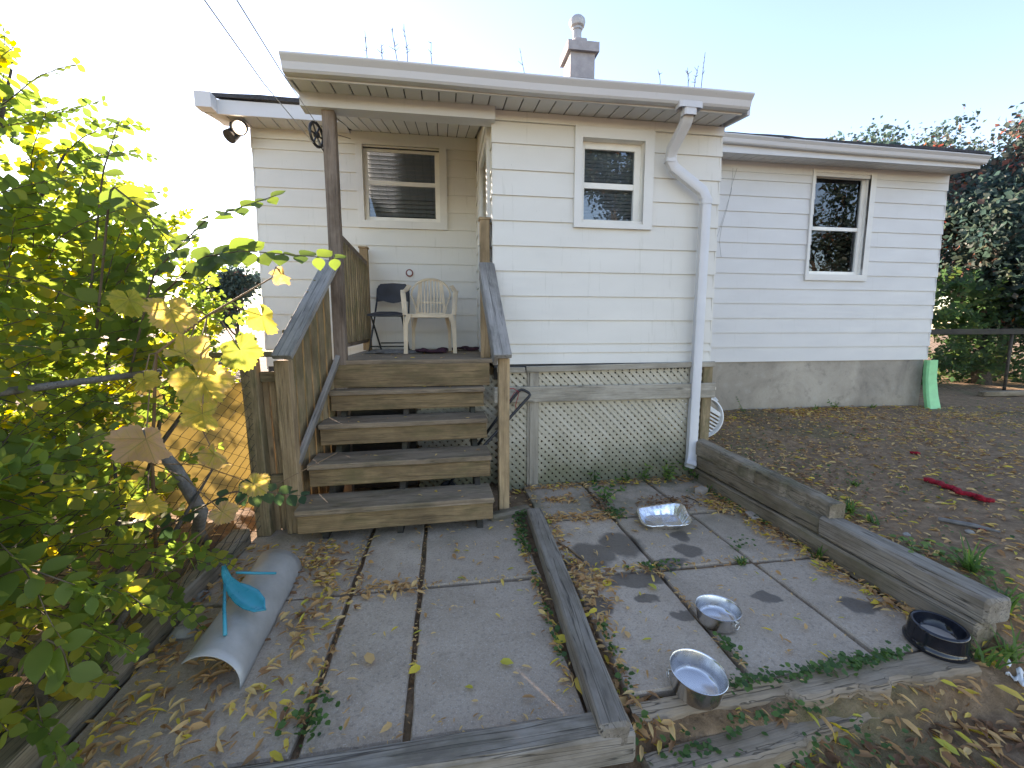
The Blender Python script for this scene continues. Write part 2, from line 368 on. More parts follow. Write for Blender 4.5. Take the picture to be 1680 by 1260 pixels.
    def build(s, name, mat, parent=None, world=I4, smooth=False, fix=True):
        me = s.mesh(name, mat, smooth)
        if fix and len(s.f) < 20000:
            import bmesh
            bm = bmesh.new(); bm.from_mesh(me); bmesh.ops.recalc_face_normals(bm, faces=bm.faces); bm.to_mesh(me); bm.free()
        o = bpy.data.objects.new(name, me); return reg(o, world, parent)
    def wbuild(s, name, mat, parent, smooth=False):    # world-space verts, object origin at their centre
        c = np.mean(np.array(s.v), axis=0); s.v = [tuple(np.array(p) - c) for p in s.v]
        return s.build(name, mat, parent, T(*c), smooth)
def smooth_angle(o, a=35):
    me = o.data; me.shade_smooth()
    try: me.set_sharp_from_angle(angle=R(a))
    except Exception: pass
    return o
def board(name, a, b, wd, th, mat, parent, up=(0, 0, 1), wob=.0012, c=.004):
    """a sawn board from a to b, wd across, th along up"""
    a = Vector(a); b = Vector(b); L = (b - a).length; M = frame((a + b) / 2, b - a, up)
    return MB().cbox(-L/2, L/2, -wd/2, wd/2, -th/2, th/2, min(c, th*.3), max(1, int(L / .35)), wob).build(name, mat, parent, M)

# ------------------------------------------------------------------ ground
YW, YF = 5.6, 3.74                          # house back wall, front of the entry room
def sstep(a, b, t):
    t = np.clip((t - a) / (b - a), 0, 1); return t * t * (3 - 2 * t)
_ph = RNG.uniform(0, 6.28, (14, 3)); _fr = RNG.uniform(.6, 5.5, 14); _an = RNG.uniform(0, 6.28, 14)
def lump(x, y):
    s_ = 0
    for (p1, p2, p3), f_, an in zip(_ph, _fr, _an): s_ = s_ + np.sin((x * np.cos(an) + y * np.sin(an)) * f_ + p1) / (1 + f_ * .6)
    return s_
def gz(x, y):
    x = np.asarray(x, float); y = np.asarray(y, float)
    yard = .215 + .012 * lump(x, y) + .03 * sstep(2.6, 7, x)
    yard = yard - .27 * sstep(1.75, 1.15, y)
    patio = np.full_like(x, -.035) + .004 * lump(x * 2, y * 2) - .12 * sstep(1.34, 1.22, y)
    left = .03 + .014 * lump(x, y)
    z = patio + (yard - patio) * sstep(2.31, 2.4, x)
    z = z + (left - z) * sstep(-1.38, -1.5, x)
    back = sstep(5.6, 6.6, y); z = z + (.26 + .01 * lump(x, y) - z) * back * sstep(6.5, 7.4, x)
    return z
xs = np.concatenate([[-600, -250, -100, -50, -25, -14, -9], np.arange(-7, -1.6, .2), np.arange(-1.6, 5.0, .05), np.arange(5, 12, .2), [13, 16, 22, 40, 80, 200, 600]])
ys = np.concatenate([[-600, -200, -60, -25, -12, -7, -4, -2, -1], np.arange(-.5, .8, .2), np.arange(.8, 5.9, .05), np.arange(6, 13, .3), [15, 20, 30, 60, 150, 400, 900]])
XX, YY = np.meshgrid(xs, ys, indexing='ij'); ZZ = gz(XX, YY)
near = (np.abs(XX) < 8) & (np.abs(YY - 3) < 5); ZZ = ZZ + near * RNG.normal(0, .007, ZZ.shape)
nx, ny = len(xs), len(ys); ii, jj = np.meshgrid(np.arange(nx - 1), np.arange(ny - 1), indexing='ij')
q = (ii * ny + jj).ravel(); quads = np.stack([q, q + ny, q + ny + 1, q + 1], 1)
me = bpy.data.meshes.new('ground'); me.from_pydata(np.stack([XX, YY, ZZ], -1).reshape(-1, 3).tolist(), [], quads.tolist()); me.materials.append(MATS['soil']); me.shade_smooth()
ground = reg(bpy.data.objects.new('ground', me), I4); tag(ground, 'dark bare soil of the back yard strewn with leaves', 'ground', kind='structure')

# ------------------------------------------------------------------ patio slabs
patio = bpy.data.objects.new('patio', None); reg(patio, T(.4, 2.3, -.05)); tag(patio, 'worn concrete slab patio below the porch steps', 'patio', kind='structure')
def slab(x0, x1, y0, y1, dz=0.0, tilt=(0, 0), crack=None):
    rs = random.Random(int(x0 * 977 + y0 * 131)); g = .008
    x0 += g; x1 -= g; y0 += g; y1 -= g; cx, cy = (x0 + x1) / 2, (y0 + y1) / 2
    nx_ = 7; pts = []
    def edge(ax, ay, bx, by):
        for i in range(nx_): 
            t = i / nx_; px, py = ax + (bx - ax) * t, ay + (by - ay) * t
            pts.append((px - cx + rs.uniform(-.004, .004), py - cy + rs.uniform(-.004, .004)))
    edge(x0, y0, x1, y0); edge(x1, y0, x1, y1); edge(x1, y1, x0, y1); edge(x0, y1, x0, y0)
    mb = MB(); n = len(pts)
    inn = [(a * (1 - .012 / max(.1, abs(x1 - x0))), b * (1 - .012 / max(.1, abs(y1 - y0)))) for a, b in pts]
    rings = [([(a, b, -.055) for a, b in pts]), ([(a, b, -.008) for a, b in pts]), ([(a, b, 0) for a, b in inn])]
    for r_ in rings: mb.v += r_
    for k_ in range(2):
        for i in range(n): mb.f.append((k_*n+i, k_*n+(i+1)%n, (k_+1)*n+(i+1)%n, (k_+1)*n+i))
    mb.f.append(tuple(2*n + i for i in range(n)))
    M = T(cx, cy, dz) @ Matrix.Rotation(R(tilt[0]), 4, 'X') @ Matrix.Rotation(R(tilt[1]), 4, 'Y') @ Matrix.Rotation(R(rs.uniform(-.35, .35)), 4, 'Z')
    return mb.build('paving_slab', 'slab_concrete', patio, M)
for a in ((-.155,.49,1.36,2.262), (-.52,-.165,1.36,2.262), (-1.3,-.53,1.36,2.262), (-.155,.52,2.272,3.2), (-.52,-.165,2.272,3.2), (-1.3,-.53,2.272,3.2),
          (.67,1.19,1.42,2.225), (1.2,1.815,1.42,2.225), (1.825,2.26,1.46,2.225), (.68,1.205,2.24,2.95), (1.215,1.81,2.24,2.935), (1.82,2.26,2.235,2.93),
          (.66,1.2,2.965,3.72), (1.21,1.8,2.95,3.72), (1.81,2.27,2.945,3.72)):
    slab(*a, dz=random.uniform(-.006, .006), tilt=(random.uniform(-.35, .35), random.uniform(-.35, .35)))
# ------------------------------------------------------------------ house
house = thing('house', 'white sided bungalow with a projecting entry room and low wing', 'house', (2.4, 5.6, 0))
EX = 7.22                                    # right end of the wing
def wall_map(kind, c):
    """wall-local (u along, d outwards, v up) -> world matrix"""
    if kind == 'front': return Matrix(((1,0,0,0),(0,-1,0,c),(0,0,1,0),(0,0,0,1)))
    if kind == 'left':  return Matrix(((0,-1,0,c),(1,0,0,0),(0,0,1,0),(0,0,0,1)))
    return Matrix(((0,1,0,c),(1,0,0,0),(0,0,1,0),(0,0,0,1)))
def wall_holes(M, u0, u1, v0, v1, holes, th=.1, mat='room_dark'):
    us = sorted({u0, u1, *[h[0] for h in holes], *[h[1] for h in holes]}); vv = sorted({v0, v1, *[h[2] for h in holes], *[h[3] for h in holes]}); mb = MB()
    for a, b in zip(us, us[1:]):
        for c, d in zip(vv, vv[1:]):
            if any(h[0] - 1e-6 <= a and b <= h[1] + 1e-6 and h[2] - 1e-6 <= c and d <= h[3] + 1e-6 for h in holes): continue
            mb.box(a, b, -th, -.001, c, d)
    return mb.build('wall', mat, house, M)
def courses(M, u0, u1, zs, holes, mat, proud=.017, jit=.004, ends=(0, 0)):
    for v0, v1 in zip(zs, zs[1:]):
        rs = random.Random(int(v0 * 1000 + u0 * 77)); h = v1 - v0
        def piece(mb, a, b, c, d):
            def dep(v): return .004 + (proud - .004) * (v1 - v) / h
            vs_ = []
            for u in (a, b): vs_ += [(u, 0, c), (u, dep(c), c), (u, dep(d), d), (u, 0, d)]
            mb.add(vs_, [(0,1,2,3), (4,7,6,5), (0,4,5,1), (1,5,6,2), (2,6,7,3), (3,7,4,0)])
        ua, ub = u0 - ends[0] - rs.uniform(0, jit), u1 + ends[1] + rs.uniform(0, jit); hs = [q for q in holes if q[2] < v1 - 1e-4 and q[3] > v0 + 1e-4]
        def put(mb):
            cu = sum(p[0] for p in mb.v) / len(mb.v); mb.v = [(x - cu, y, z - v0) for x, y, z in mb.v]; mb.build('siding_board', mat, house, M @ T(cu, 0, v0))
        if not hs: mb = MB(); piece(mb, ua, ub, v0, v1); put(mb); continue
        q = hs[0]; whole = q[3] < v1 or q[2] > v0
        mb = MB(); piece(mb, ua, q[0], v0, v1)
        if q[3] < v1: piece(mb, q[0], q[1], max(v0, q[3]), v1)
        if q[2] > v0: piece(mb, q[0], q[1], v0, min(v1, q[2]))
        if not whole: put(mb); mb = MB()
        piece(mb, q[1], ub, v0, v1); put(mb)
def window(M, o, g, mid, blind, recess=.05, trim='trim_white', label=None):
    """o outer trim rectangle, g glass opening rectangle (u0,u1,v0,v1), mid = height of the meeting rail"""
    W = MB(); u0, u1, v0, v1 = o; p = .038
    iu0, iu1, iv0, iv1 = u0 + .085, u1 - .085, v0 + .085, v1 - .085
    iu0, iu1, iv0, iv1 = min(iu0, g[0]-.045), max(iu1, g[1]+.045), min(iv0, g[2]-.045), max(iv1, g[3]+.045)
    for poly in ([(u0,v1),(u1,v1),(iu1,iv1),(iu0,iv1)], [(u0,v0),(iu0,iv0),(iu1,iv0),(u1,v0)], [(u0,v0),(u0,v1),(iu0,iv1),(iu0,iv0)], [(u1,v0),(iu1,iv0),(iu1,iv1),(u1,v1)]):
        W.prism(poly, .0, p, 1)
    win = W.build('window', trim, house, M)
    if label: win['label'] = label
    # jamb lining from the trim back to the sash
    J = MB(); t = .012; jb = -recess - .05
    J.box(iu0-t, iu0, jb, p-.004, iv0-t, iv1+t).box(iu1, iu1+t, jb, p-.004, iv0-t, iv1+t).box(iu0, iu1, jb, p-.004, iv0-t, iv0).box(iu0, iu1, jb, p-.004, iv1, iv1+t)
    J.build('jamb', 'sash_white', win, M)
    F = MB(); d0, d1 = -recess - .03, -recess + .005
    F.box(iu0, g[0], d0, d1, iv0, iv1).box(g[1], iu1, d0, d1, iv0, iv1).box(g[0], g[1], d0, d1, iv0, g[2]).box(g[0], g[1], d0, d1, g[3], iv1)
    F.box(g[0], g[1], d0, d1 - .008, mid - .018, mid + .018)
    F.box(g[0], g[1], d0, d1 - .012, mid + .018, mid + .03)
    F.build('sash', 'sash_white', win, M)
    for a, b, dd in ((mid + .03, g[3], -.012), (g[2], mid - .018, -.022)):
        MB().box(g[0], g[1], -recess + dd - .004, -recess + dd, a, b).build('pane', 'window_glass', win, M)
    if blind:
        B = MB(); v = g[2] - .02
        while v < g[3] + .02:
            B.add([(g[0]-.02, -recess-.068, v), (g[1]+.02, -recess-.068, v), (g[1]+.02, -recess-.052, v+blind*.72), (g[0]-.02, -recess-.052, v+blind*.72)], [(0,1,2,3)]); v += blind
        B.build('blind', 'blind_grey', win, M)
    return win
# --- openings  (outer trim, glass)
WP = ((-.99, .055, 2.587, 3.575), (-.87, -.085, 2.729, 3.475))
WB = ((1.095, 1.795, 2.25, 3.055), (1.205, 1.655, 2.335, 2.915))
WE = ((5.01, 6.01, 2.07, 3.555), (5.09, 5.87, 2.205, 3.47))
def opening(o): return (o[0] + .07, o[1] - .07, o[2] + .07, o[3] - .07)
Mm = wall_map('front', YW); Mf = wall_map('front', YF); Ml = wall_map('left', .42); Mr = wall_map('right', 2.42); MR = wall_map('right', EX); ML = wall_map('left', -2.1)
# main wall (porch side)
zs = [1.152 + .2055 * i for i in range(-1, 13)]
zs[-1] = 3.64
wall_holes(Mm, -2.1, .42, .945, 3.72, [opening(WP[0])])
courses(Mm, -2.1, .42, zs, [opening(WP[0])], 'siding_cream', jit=.012, ends=(.012, -.005))
window(Mm, *WP, 3.12, .05, .05, label='wide porch window with closed grey blinds')
MB().box(-2.1, 2.6, .018, .03, 3.52, 3.66).build('frieze_board', 'trim_white', house, Mm)
# wing wall
wall_holes(Mm, .42, EX, .935, 3.68, [opening(WE[0])])
zs = [.928 + .2035 * i for i in range(0, 14)]; zs[-1] = 3.58
courses(Mm, 2.44, EX, zs, [opening(WE[0])], 'siding_white', jit=.012, ends=(-.005, .016))
window(Mm, *WE, 2.79, None, .05, label='tall wing window with dark glass')
MB().box(2.44, EX + .01, .0, .02, 3.47, 3.6).build('frieze_board', 'siding_white', house, Mm)
MB().box(2.44, EX - .03, -.1, -.002, -.2, .935).build('foundation', 'foundation_concrete', house, Mm)
MB().box(-2.08, 2.44, -.1, -.002, -.2, .945).build('foundation', 'foundation_concrete', house, Mm)
# wing right end, house left end, back
wall_holes(MR, YW, 12, .93, 3.66, []); courses(MR, YW, 12, zs, [], 'siding_white', ends=(.012, 0))
MB().box(YW + .1, 12, -.1, -.002, -.2, .93).build('foundation', 'foundation_concrete', house, MR)
wall_holes(ML, YW, 12, -.2, 3.7, []); courses(ML, YW, 12, [.5 + .2055 * i for i in range(16)], [], 'siding_cream', ends=(.012, 0))
MB().box(-2.1, EX, 11.9, 12, -.2, 3.7).build('wall', 'siding_white', house)
# entry room
fz = [1.09, 1.187, 1.265, 1.469, 1.674, 1.88, 2.087, 2.289, 2.49, 2.69, 2.893, 3.06]
wall_holes(Mf, .42, 2.42, 1.06, 3.2, [opening(WB[0])])
courses(Mf, .42, 2.42, fz, [opening(WB[0])], 'siding_cream', jit=.006, ends=(.014, .014))
window(Mf, *WB, 2.615, .03, .055, label='small entry room window with blinds and wide trim')
MB().box(.4, 2.44, .0, .024, 3.062, 3.135).build('frieze_board', 'trim_white', house, Mf)
# entry room sides: left one holds the storm door
DR = (4.0, 4.86, 1.16, 3.14)
wall_holes(Ml, YF+.1, YW, 1.06, 3.28, [DR]); courses(Ml, YF + .003, YW, fz[:-1] + [3.1, 3.28], [(DR[0]-.09, DR[1]+.09, 1.0, DR[3]+.09)], 'siding_cream', ends=(.012, 0))
wall_holes(Mr, YF+.1, YW, 1.06, 3.28, []); courses(Mr, YF + .003, YW, fz[:-1] + [3.1, 3.28], [], 'siding_cream', ends=(.012, 0))
for xx in (.42, 2.32): MB().prism([(3.78, 3.281), (5.58, 3.281), (5.58, 3.78)], xx, xx + .1, 0).build('gable', 'siding_cream', house)
door = MB().box(DR[0], DR[1], -.06, -.02, DR[2], DR[3]).build('door', 'door_white', house, Ml)
tr = MB().box(DR[0]-.09, DR[0], 0, .04, DR[2]-.04, DR[3]+.09).box(DR[1], DR[1]+.09, 0, .04, DR[2]-.04, DR[3]+.09).box(DR[0], DR[1], 0, .04, DR[3], DR[3]+.09).build('door_frame', 'trim_white', door, Ml)
sdr = MB()
for a in ((DR[0]+.01, DR[0]+.09, DR[2]+.02, DR[3]-.01), (DR[1]-.09, DR[1]-.01, DR[2]+.02, DR[3]-.01), (DR[0]+.09, DR[1]-.09, DR[3]-.1, DR[3]-.01), (DR[0]+.09, DR[1]-.09, DR[2]+.02, DR[2]+.3), (DR[0]+.09, DR[1]-.09, 2.05, 2.12)): sdr.box(a[0], a[1], .0, .032, a[2], a[3])
sdr.build('storm_door_frame', 'door_white', door, Ml)
MB().box(DR[0]+.09, DR[1]-.09, .012, .016, DR[2]+.3, DR[3]-.1).build('pane', 'window_glass', door, Ml)
MB().tube([(DR[0]+.05, .032, 2.16), (DR[0]+.05, .09, 2.16), (DR[0]+.17, .095, 2.16)], .011, 8).build('handle', 'steel_bright', door, Ml)
# floor slab under the entry room, sill
MB().box(.5, 2.4, YF + .12, YW - .11, .98, 1.1).build('floor', 'dark_wood', house)
MB().box(.42, 2.4, YF + .06, YF + .1, .95, 1.085).build('rim_joist', 'dark_wood', house)
# corner strips hanging below the right corner of the entry room
for i, (yy, zb) in enumerate(((3.78, .93), (3.85, .89), (3.93, .96))):
    MB().cbox(-.006, .006, -.02, .02, 0, 1.12 - zb, .002).build('siding_end', 'siding_cream', house, T(2.45 + .006 * i, yy, zb))
# --- roofs
def soffit(name, x0, x1, ya, za, yb, zb, mat='gutter_white', step=.13):
    """vented soffit: panel strips side by side with grooves"""
    n = int(round((x1 - x0) / step)); st = (x1 - x0) / n
    base = MB().add([(x0, ya, za+.012), (x1, ya, za+.012), (x1, yb, zb+.012), (x0, yb, zb+.012)], [(0,1,2,3)]).build(name, 'soffit_gap', house)
    src = None
    for i in range(n):
        a = -st/2 + .005; b = st/2 - .005
        if src is None:
            mb = MB(); vs_ = [(a, ya, za), (b, ya, za), (b, yb, zb), (a, yb, zb)]; mb.add(vs_ + [(p[0], p[1], p[2] + .01) for p in vs_], [(0,3,2,1), (4,5,6,7), (0,1,5,4), (1,2,6,5), (2,3,7,6), (3,0,4,7)])
            src = mb.build('soffit_panel', mat, base, T(x0 + st * .5, 0, 0))
        else:
            o = src.copy(); reg(o, T(x0 + st * (i + .5), 0, 0), base)
    return base
def gutter(x0, x1, yb, zt, parent, mat='gutter_white', h=.125, w_=.12, sag=0.0):
    """K-style eave trough along X, back at yb"""
    prof = [(yb, zt), (yb, zt-h), (yb-w_*.5, zt-h), (yb-w_*.62, zt-h*.86), (yb-w_*.74, zt-h*.45), (yb-w_*.95, zt-h*.18), (yb-w_, zt-h*.1), (yb-w_, zt), (yb-w_+.012, zt), (yb-w_+.012, zt-.006), (yb-w_+.005, zt-.01), (yb-w_*.93, zt-h*.2), (yb-w_*.7, zt-h*.47), (yb-w_*.58, zt-h*.82), (yb-w_*.5, zt-h+.004), (yb-.003, zt-h+.004), (yb-.003, zt)]
    m = MB(); n = len(prof); nseg = 12
    for i in range(nseg + 1):
        t = i / nseg; dz = sag * t + .004 * math.sin(t * 9)
        m.v += [(x0 + (x1 - x0) * t, p[0], p[1] + dz) for p in prof]
    for i in range(nseg):
        for j in range(n): m.f.append((i*n+j, i*n+(j+1)%n, (i+1)*n+(j+1)%n, (i+1)*n+j))
    for xx, dz in ((x0, 0), (x1, sag)):
        b = len(m.v); m.v += [(xx, p[0], p[1] + dz) for p in prof[:8]]; m.f.append(tuple(range(b, b + 8)))
    return m.wbuild('gutter', mat, parent)
# porch + entry roof
def roof_slab(name, x0, x1, ya, za, yb, zb, th=.05, mat='shingle'):
    n = max(2, int((x1 - x0) / .25)); m = MB()
    for i in range(n + 1):
        x = x0 + (x1 - x0) * i / n; j = random.uniform(-.012, .012)
        m.v += [(x, ya + j, za), (x, ya + j, za + th + random.uniform(-.006, .006)), (x, yb, zb + th), (x, yb, zb)]
    for i in range(n):
        for k_ in range(4): m.f.append((i*4+k_, (i+1)*4+k_, (i+1)*4+(k_+1)%4, i*4+(k_+1)%4))
    m.f.append((0,1,2,3)); m.f.append((n*4+3, n*4+2, n*4+1, n*4)); return m.wbuild(name, mat, house)
pr = roof_slab('roof', -1.03, 2.395, 3.36, 3.18, 6.3, 4.0)
gutter(-1.045, 2.41, 3.42, 3.208, pr, h=.098, w_=.11)
MB().box(-1.03, 2.39, 3.425, 3.445, 3.1, 3.185).build('fascia', 'gutter_white', pr)
soffit('soffit', -1.02, 2.385, 3.43, 3.11, 3.735, 3.14, step=.125)
for xx in (-1.04, 2.45): MB().prism([(3.425, 3.1), (3.425, 3.2), (6.2, 3.98), (6.2, 3.86), (3.74, 3.14)], xx - .012, xx + .012, 0).build('rake_board', 'gutter_white', house)
MB().box(-1.03, .425, 3.655, 3.79, 3.035, 3.142).build('porch_beam', 'gutter_white', house)
soffit('porch_ceiling', -1.02, .4, 3.8, 3.2, 5.58, 3.665, step=.11)
# main roof with front eave left of the porch, wing eave on the right
mr = roof_slab('roof', -2.36, 2.45, 5.2, 3.755, 8.8, 5.05, .04)
MB().box(-2.36, EX, 8.7, 12.4, 3.8, 5.0).build('attic', 'siding_white', house)
m = MB().box(-2.4, -1.03, 5.23, 5.255, 3.6, 3.74); m.build('fascia', 'gutter_white', mr)
m = MB().prism([(5.23, 3.6), (5.23, 3.75), (8.8, 5.03), (8.8, 4.85), (5.6, 3.66)], -2.41, -2.385, 0); m.build('rake_board', 'gutter_white', mr)
MB().box(-2.43, -2.28, 5.1, 5.229, 3.605, 3.75).build('gutter_end', 'gutter_white', mr)
soffit('soffit', -2.38, -1.03, 5.24, 3.612, 5.58, 3.625, step=.15)
MB().add([(-2.385, 5.25, 3.615), (-2.1, 5.25, 3.615), (-2.1, 9, 4.9), (-2.385, 9, 4.9)], [(0,1,2,3)]).build('rake_soffit', 'gutter_white', house)
wr = roof_slab('roof', 2.45, EX + .05, 5.15, 3.72, 8.8, 4.7, .035)
gutter(2.5, EX + .07, 5.24, 3.745, wr, h=.09, w_=.1, sag=-.05)
MB().box(2.5, EX + .05, 5.243, 5.26, 3.56, 3.72).build('fascia', 'gutter_white', wr)
soffit('soffit', 2.5, EX + .03, 5.25, 3.575, 5.585, 3.6, step=.15)
m = MB().prism([(5.25, 3.56), (5.25, 3.72), (8.8, 4.68), (8.8, 4.5), (5.6, 3.6)], EX + .035, EX + .055, 0); m.build('rake_board', 'gutter_white', wr)
# chimney
CH = T(2.24, 7.45, 5.45)
ch = MB().box(-.2, .2, -.2, .2, -1.5, .28).build('chimney', 'chimney_render', house, CH)
MB().box(-.255, .255, -.255, .255, .28, .42).build('chimney_cap', 'chimney_render', ch, CH)
MB().cbox(-.1, .1, -.1, .1, .42, .56, .01).build('flue_base', 'chimney_render', ch, CH)
smooth_angle(MB().lathe([(.07, .56), (.07, .7), (.085, .71), (.085, .74), (.115, .76), (.13, .82), (.125, .86), (.09, .9), (.0, .91)], 20).build('flue_pipe', 'galvanised', ch, CH @ T(-.04, 0, 0)))
# downspout
ds = MB().sweep([(1.90, 3.39, 3.15), (1.9, 3.37, 3.07), (1.905, 3.42, 3.0), (1.9, 3.6, 2.88), (1.9, 3.63, 2.80), (1.935, 3.63, 2.74), (2.2, 3.63, 2.57), (2.243, 3.63, 2.5), (2.236, 3.63, .3), (2.23, 3.62, .215), (2.19, 3.56, .15)], .085, .062).build('downspout', 'gutter_white', house)
smooth_angle(ds, 40)
MB().sweep([(1.9, 3.37, 3.125), (1.9, 3.37, 3.08)], .19, .085).sweep([(1.9, 3.37, 3.08), (1.9, 3.37, 3.03)], .1, .075).build('outlet', 'gutter_white', ds)
for p, d in (((1.9, 3.63, 2.8), (0, 0, 1)), ((2.243, 3.63, 2.48), (0, 0, 1)), ((2.2, 3.575, .165), (-.04, -.06, -.065))):
    p = Vector(p); d = Vector(d).normalized(); MB().sweep([p - d * .02, p + d * .02], .092, .07).build('joint_collar', 'gutter_white', ds)
MB().box(2.36, 2.47, 3.665, 3.672, .835, .86).build('strap', 'steel_bright', ds)
# floodlight under the eave corner
fl = thing('floodlight', 'lit black floodlight under the left eave corner', 'floodlight', (-2.2, 5.42, 3.6))
MB().cbox(-.055, .055, -.05, .05, 3.5-3.6, .005, .01).build('bracket', 'black_metal', fl, T(-2.2, 5.45, 3.6))
Ml_ = frame((-2.13, 5.36, 3.53), (.05, -.75, -.35)) @ Matrix.Rotation(R(90), 4, 'Y')
smooth_angle(MB().lathe([(.0, -.13), (.045, -.13), (.06, -.08), (.07, .0), (.078, .02), (.07, .025), (.064, .01), (.0, .008)], 20).build('housing', 'black_metal', fl, Ml_), 50)
MB().lathe([(.0, .013), (.062, .013)], 20).build('lens', 'lamp_glow', fl, Ml_)
smooth_angle(MB().lathe([(.0, -.12), (.05, -.12), (.066, -.02), (.072, .03), (.06, .03), (0, .02)], 16).build('housing', 'black_metal', fl, frame((-2.24, 5.4, 3.46), (-.35, -.55, -.6)) @ Matrix.Rotation(R(90), 4, 'Y')), 50)
# round button on the porch wall
bell = thing('door_bell', 'small round red rimmed bell on the porch wall above the chairs', 'bell', (-.414, 5.585, 2.068))
Mb = T(-.414, 5.583, 2.068) @ Matrix.Rotation(R(90), 4, 'X')
smooth_angle(MB().lathe([(.045, 0), (.045, .012), (.036, .02), (.032, .014), (0, .014)], 24).build('rim', 'red_rim', bell, Mb)); smooth_angle(MB().lathe([(.032, .014), (.026, .02), (0, .021)], 20).build('button', 'white_plastic', bell, Mb))
# cable hanging on the wing wall
tag(MB().tube([(3.86, 5.56, 3.5), (3.8, 5.555, 3.3), (3.75, 5.555, 3.0), (3.68, 5.55, 2.75), (3.66, 5.55, 2.55), (3.7, 5.55, 2.35)], .0018, 5).tube([(3.8, 5.56, 3.5), (3.79, 5.55, 3.2), (3.72, 5.55, 2.95), (3.62, 5.55, 2.6)], .0015, 5).wbuild('cable', 'cable', None), 'thin dark cable drooping down the wing siding', 'cable')

# ------------------------------------------------------------------ porch deck and stairs
porch = thing('porch_stairs', 'weathered wooden porch with five steps and railings', 'porch', (-.3, 3.6, 0))
for i in range(12):                                             # deck boards run along X
    y0 = 3.70 + i * .157
    board('floor_board', (-.93, y0 + .075, 1.122), (.40, y0 + .075, 1.122), .15, .036, 'tread_wood', porch)
ST = [(2.85, .232, -.985, .312), (3.09, .462, -.965, .32), (3.335, .692, -.945, .318), (3.565, .908, -.915, .315)]
for y0, zt, x0, x1 in ST:
    board('tread', (x0, y0 + .145, zt - .019), (x1, y0 + .145 + .035, zt - .016), .3, .038, 'tread_wood', porch)
    board('riser', (x0 + .01, y0 + .035, zt - .102), (x1 - .004, y0 + .07, zt - .098), .125, .036, 'deck_wood', porch, up=(0, 1, 0))
board('riser', (-.93, 3.715, 1.01), (.37, 3.715, 1.01), .19, .036, 'deck_wood', porch, up=(0, 1, 0))
for xx in (-.82, -.33, .22):
    MB().prism([(2.93, -.03), (2.93, .09), (3.1, .195), (3.34, .42), (3.58, .65), (3.72, .9), (3.8, 1.1), (3.8, .5), (3.2, -.03)], -.02, .02, 0).build('stringer', 'dark_wood', porch, T(xx, 0, 0))
# posts
board('post', (-.845, 3.745, .0), (-.845, 3.745, 3.04), .092, .092, 'post_wood', porch, up=(0, 1, 0))
board('newel', (-1.045, 3.075, .0), (-1.06, 3.07, 1.19), .092, .09, 'newel_wood', porch, up=(0, 1, 0))
board('newel', (.42, 3.19, -.04), (.412, 3.1, 1.19), .078, .09, 'newel_wood', porch, up=(0, 1, 0))
pb = board('newel', (.35, 3.86, 1.14), (.35, 3.86, 2.31), .08, .09, 'newel_wood', porch, up=(0, 1, 0)); board('post_cap', (.35, 3.81, 2.32), (.35, 3.91, 2.32), .1, .02, 'newel_wood', porch)
board('newel', (-.92, 5.45, 1.14), (-.92, 5.45, 2.32), .09, .09, 'newel_wood', porch, up=(0, 1, 0)); board('post_cap', (-.92, 5.395, 2.33), (-.92, 5.505, 2.33), .11, .02, 'newel_wood', porch)
# handrails
board('handrail', (-1.035, 2.97, 1.215), (-.87, 3.72, 1.925), .135, .036, 'rail_wood', porch, wob=.002)
board('handrail', (.39, 2.97, 1.205), (.355, 3.75, 1.935), .125, .038, 'rail_wood', porch, wob=.002)
board('rail_side', (.345, 3.03, 1.17), (.305, 3.72, 1.84), .09, .03, 'rail_wood', porch, up=(1, 0, 0))
board('handrail', (-.845, 3.79, 2.13), (-.9, 5.42, 2.13), .035, .09, 'post_wood', porch)
board('bottom_rail', (-.86, 3.79, 1.28), (-.92, 5.42, 1.28), .035, .09, 'post_wood', porch)
for i in range(13):
    t = (i + .6) / 13.2; x = -.865 + -.055 * t; yy = 3.8 + 1.6 * t
    board('baluster', (x + .03, yy, 1.27), (x + .03, yy, 2.12), .035, .033, 'fence_wood', porch, up=(0, 1, 0))
# boarded side of the stairs
A, B = Vector((-1.075, 3.14, 0)), Vector((-.905, 3.70, 0))
board('stair_rail', (-1.03, 3.1, .45), (-.86, 3.70, 1.16), .09, .036, 'rail_wood', porch, up=(1, 0, -.3))
for i in range(6):
    t = (i + .5) / 6; p = A.lerp(B, t); zt = 1.185 + (1.90 - 1.185) * (p.y - 2.98) / .72; zb = .32 + (1.1 - .42) * (p.y - 3.1) / .6
    board('side_board', (p.x, p.y, max(.03, zb - .75)), (p.x, p.y, zt), .091 - .004 * (i % 3), .02, 'fence_wood', porch, up=(1, -.3, 0))
for i in range(12):
    board('light_block_board', (-.94, 3.86 + i * .142, .0), (-.94, 3.86 + i * .142, 1.09), .1425, .02, 'fence_wood', porch, up=(1, 0, 0))  # added boards that keep daylight out from under the deck
for i in range(5): board('gap_shade_board', (-.92, 3.86, .1 + i * .2), (-.27, 3.86, .1 + i * .2), .196, .02, 'dark_wood', porch, up=(0, 1, 0))  # added dark boards standing in for shade in the gaps between steps
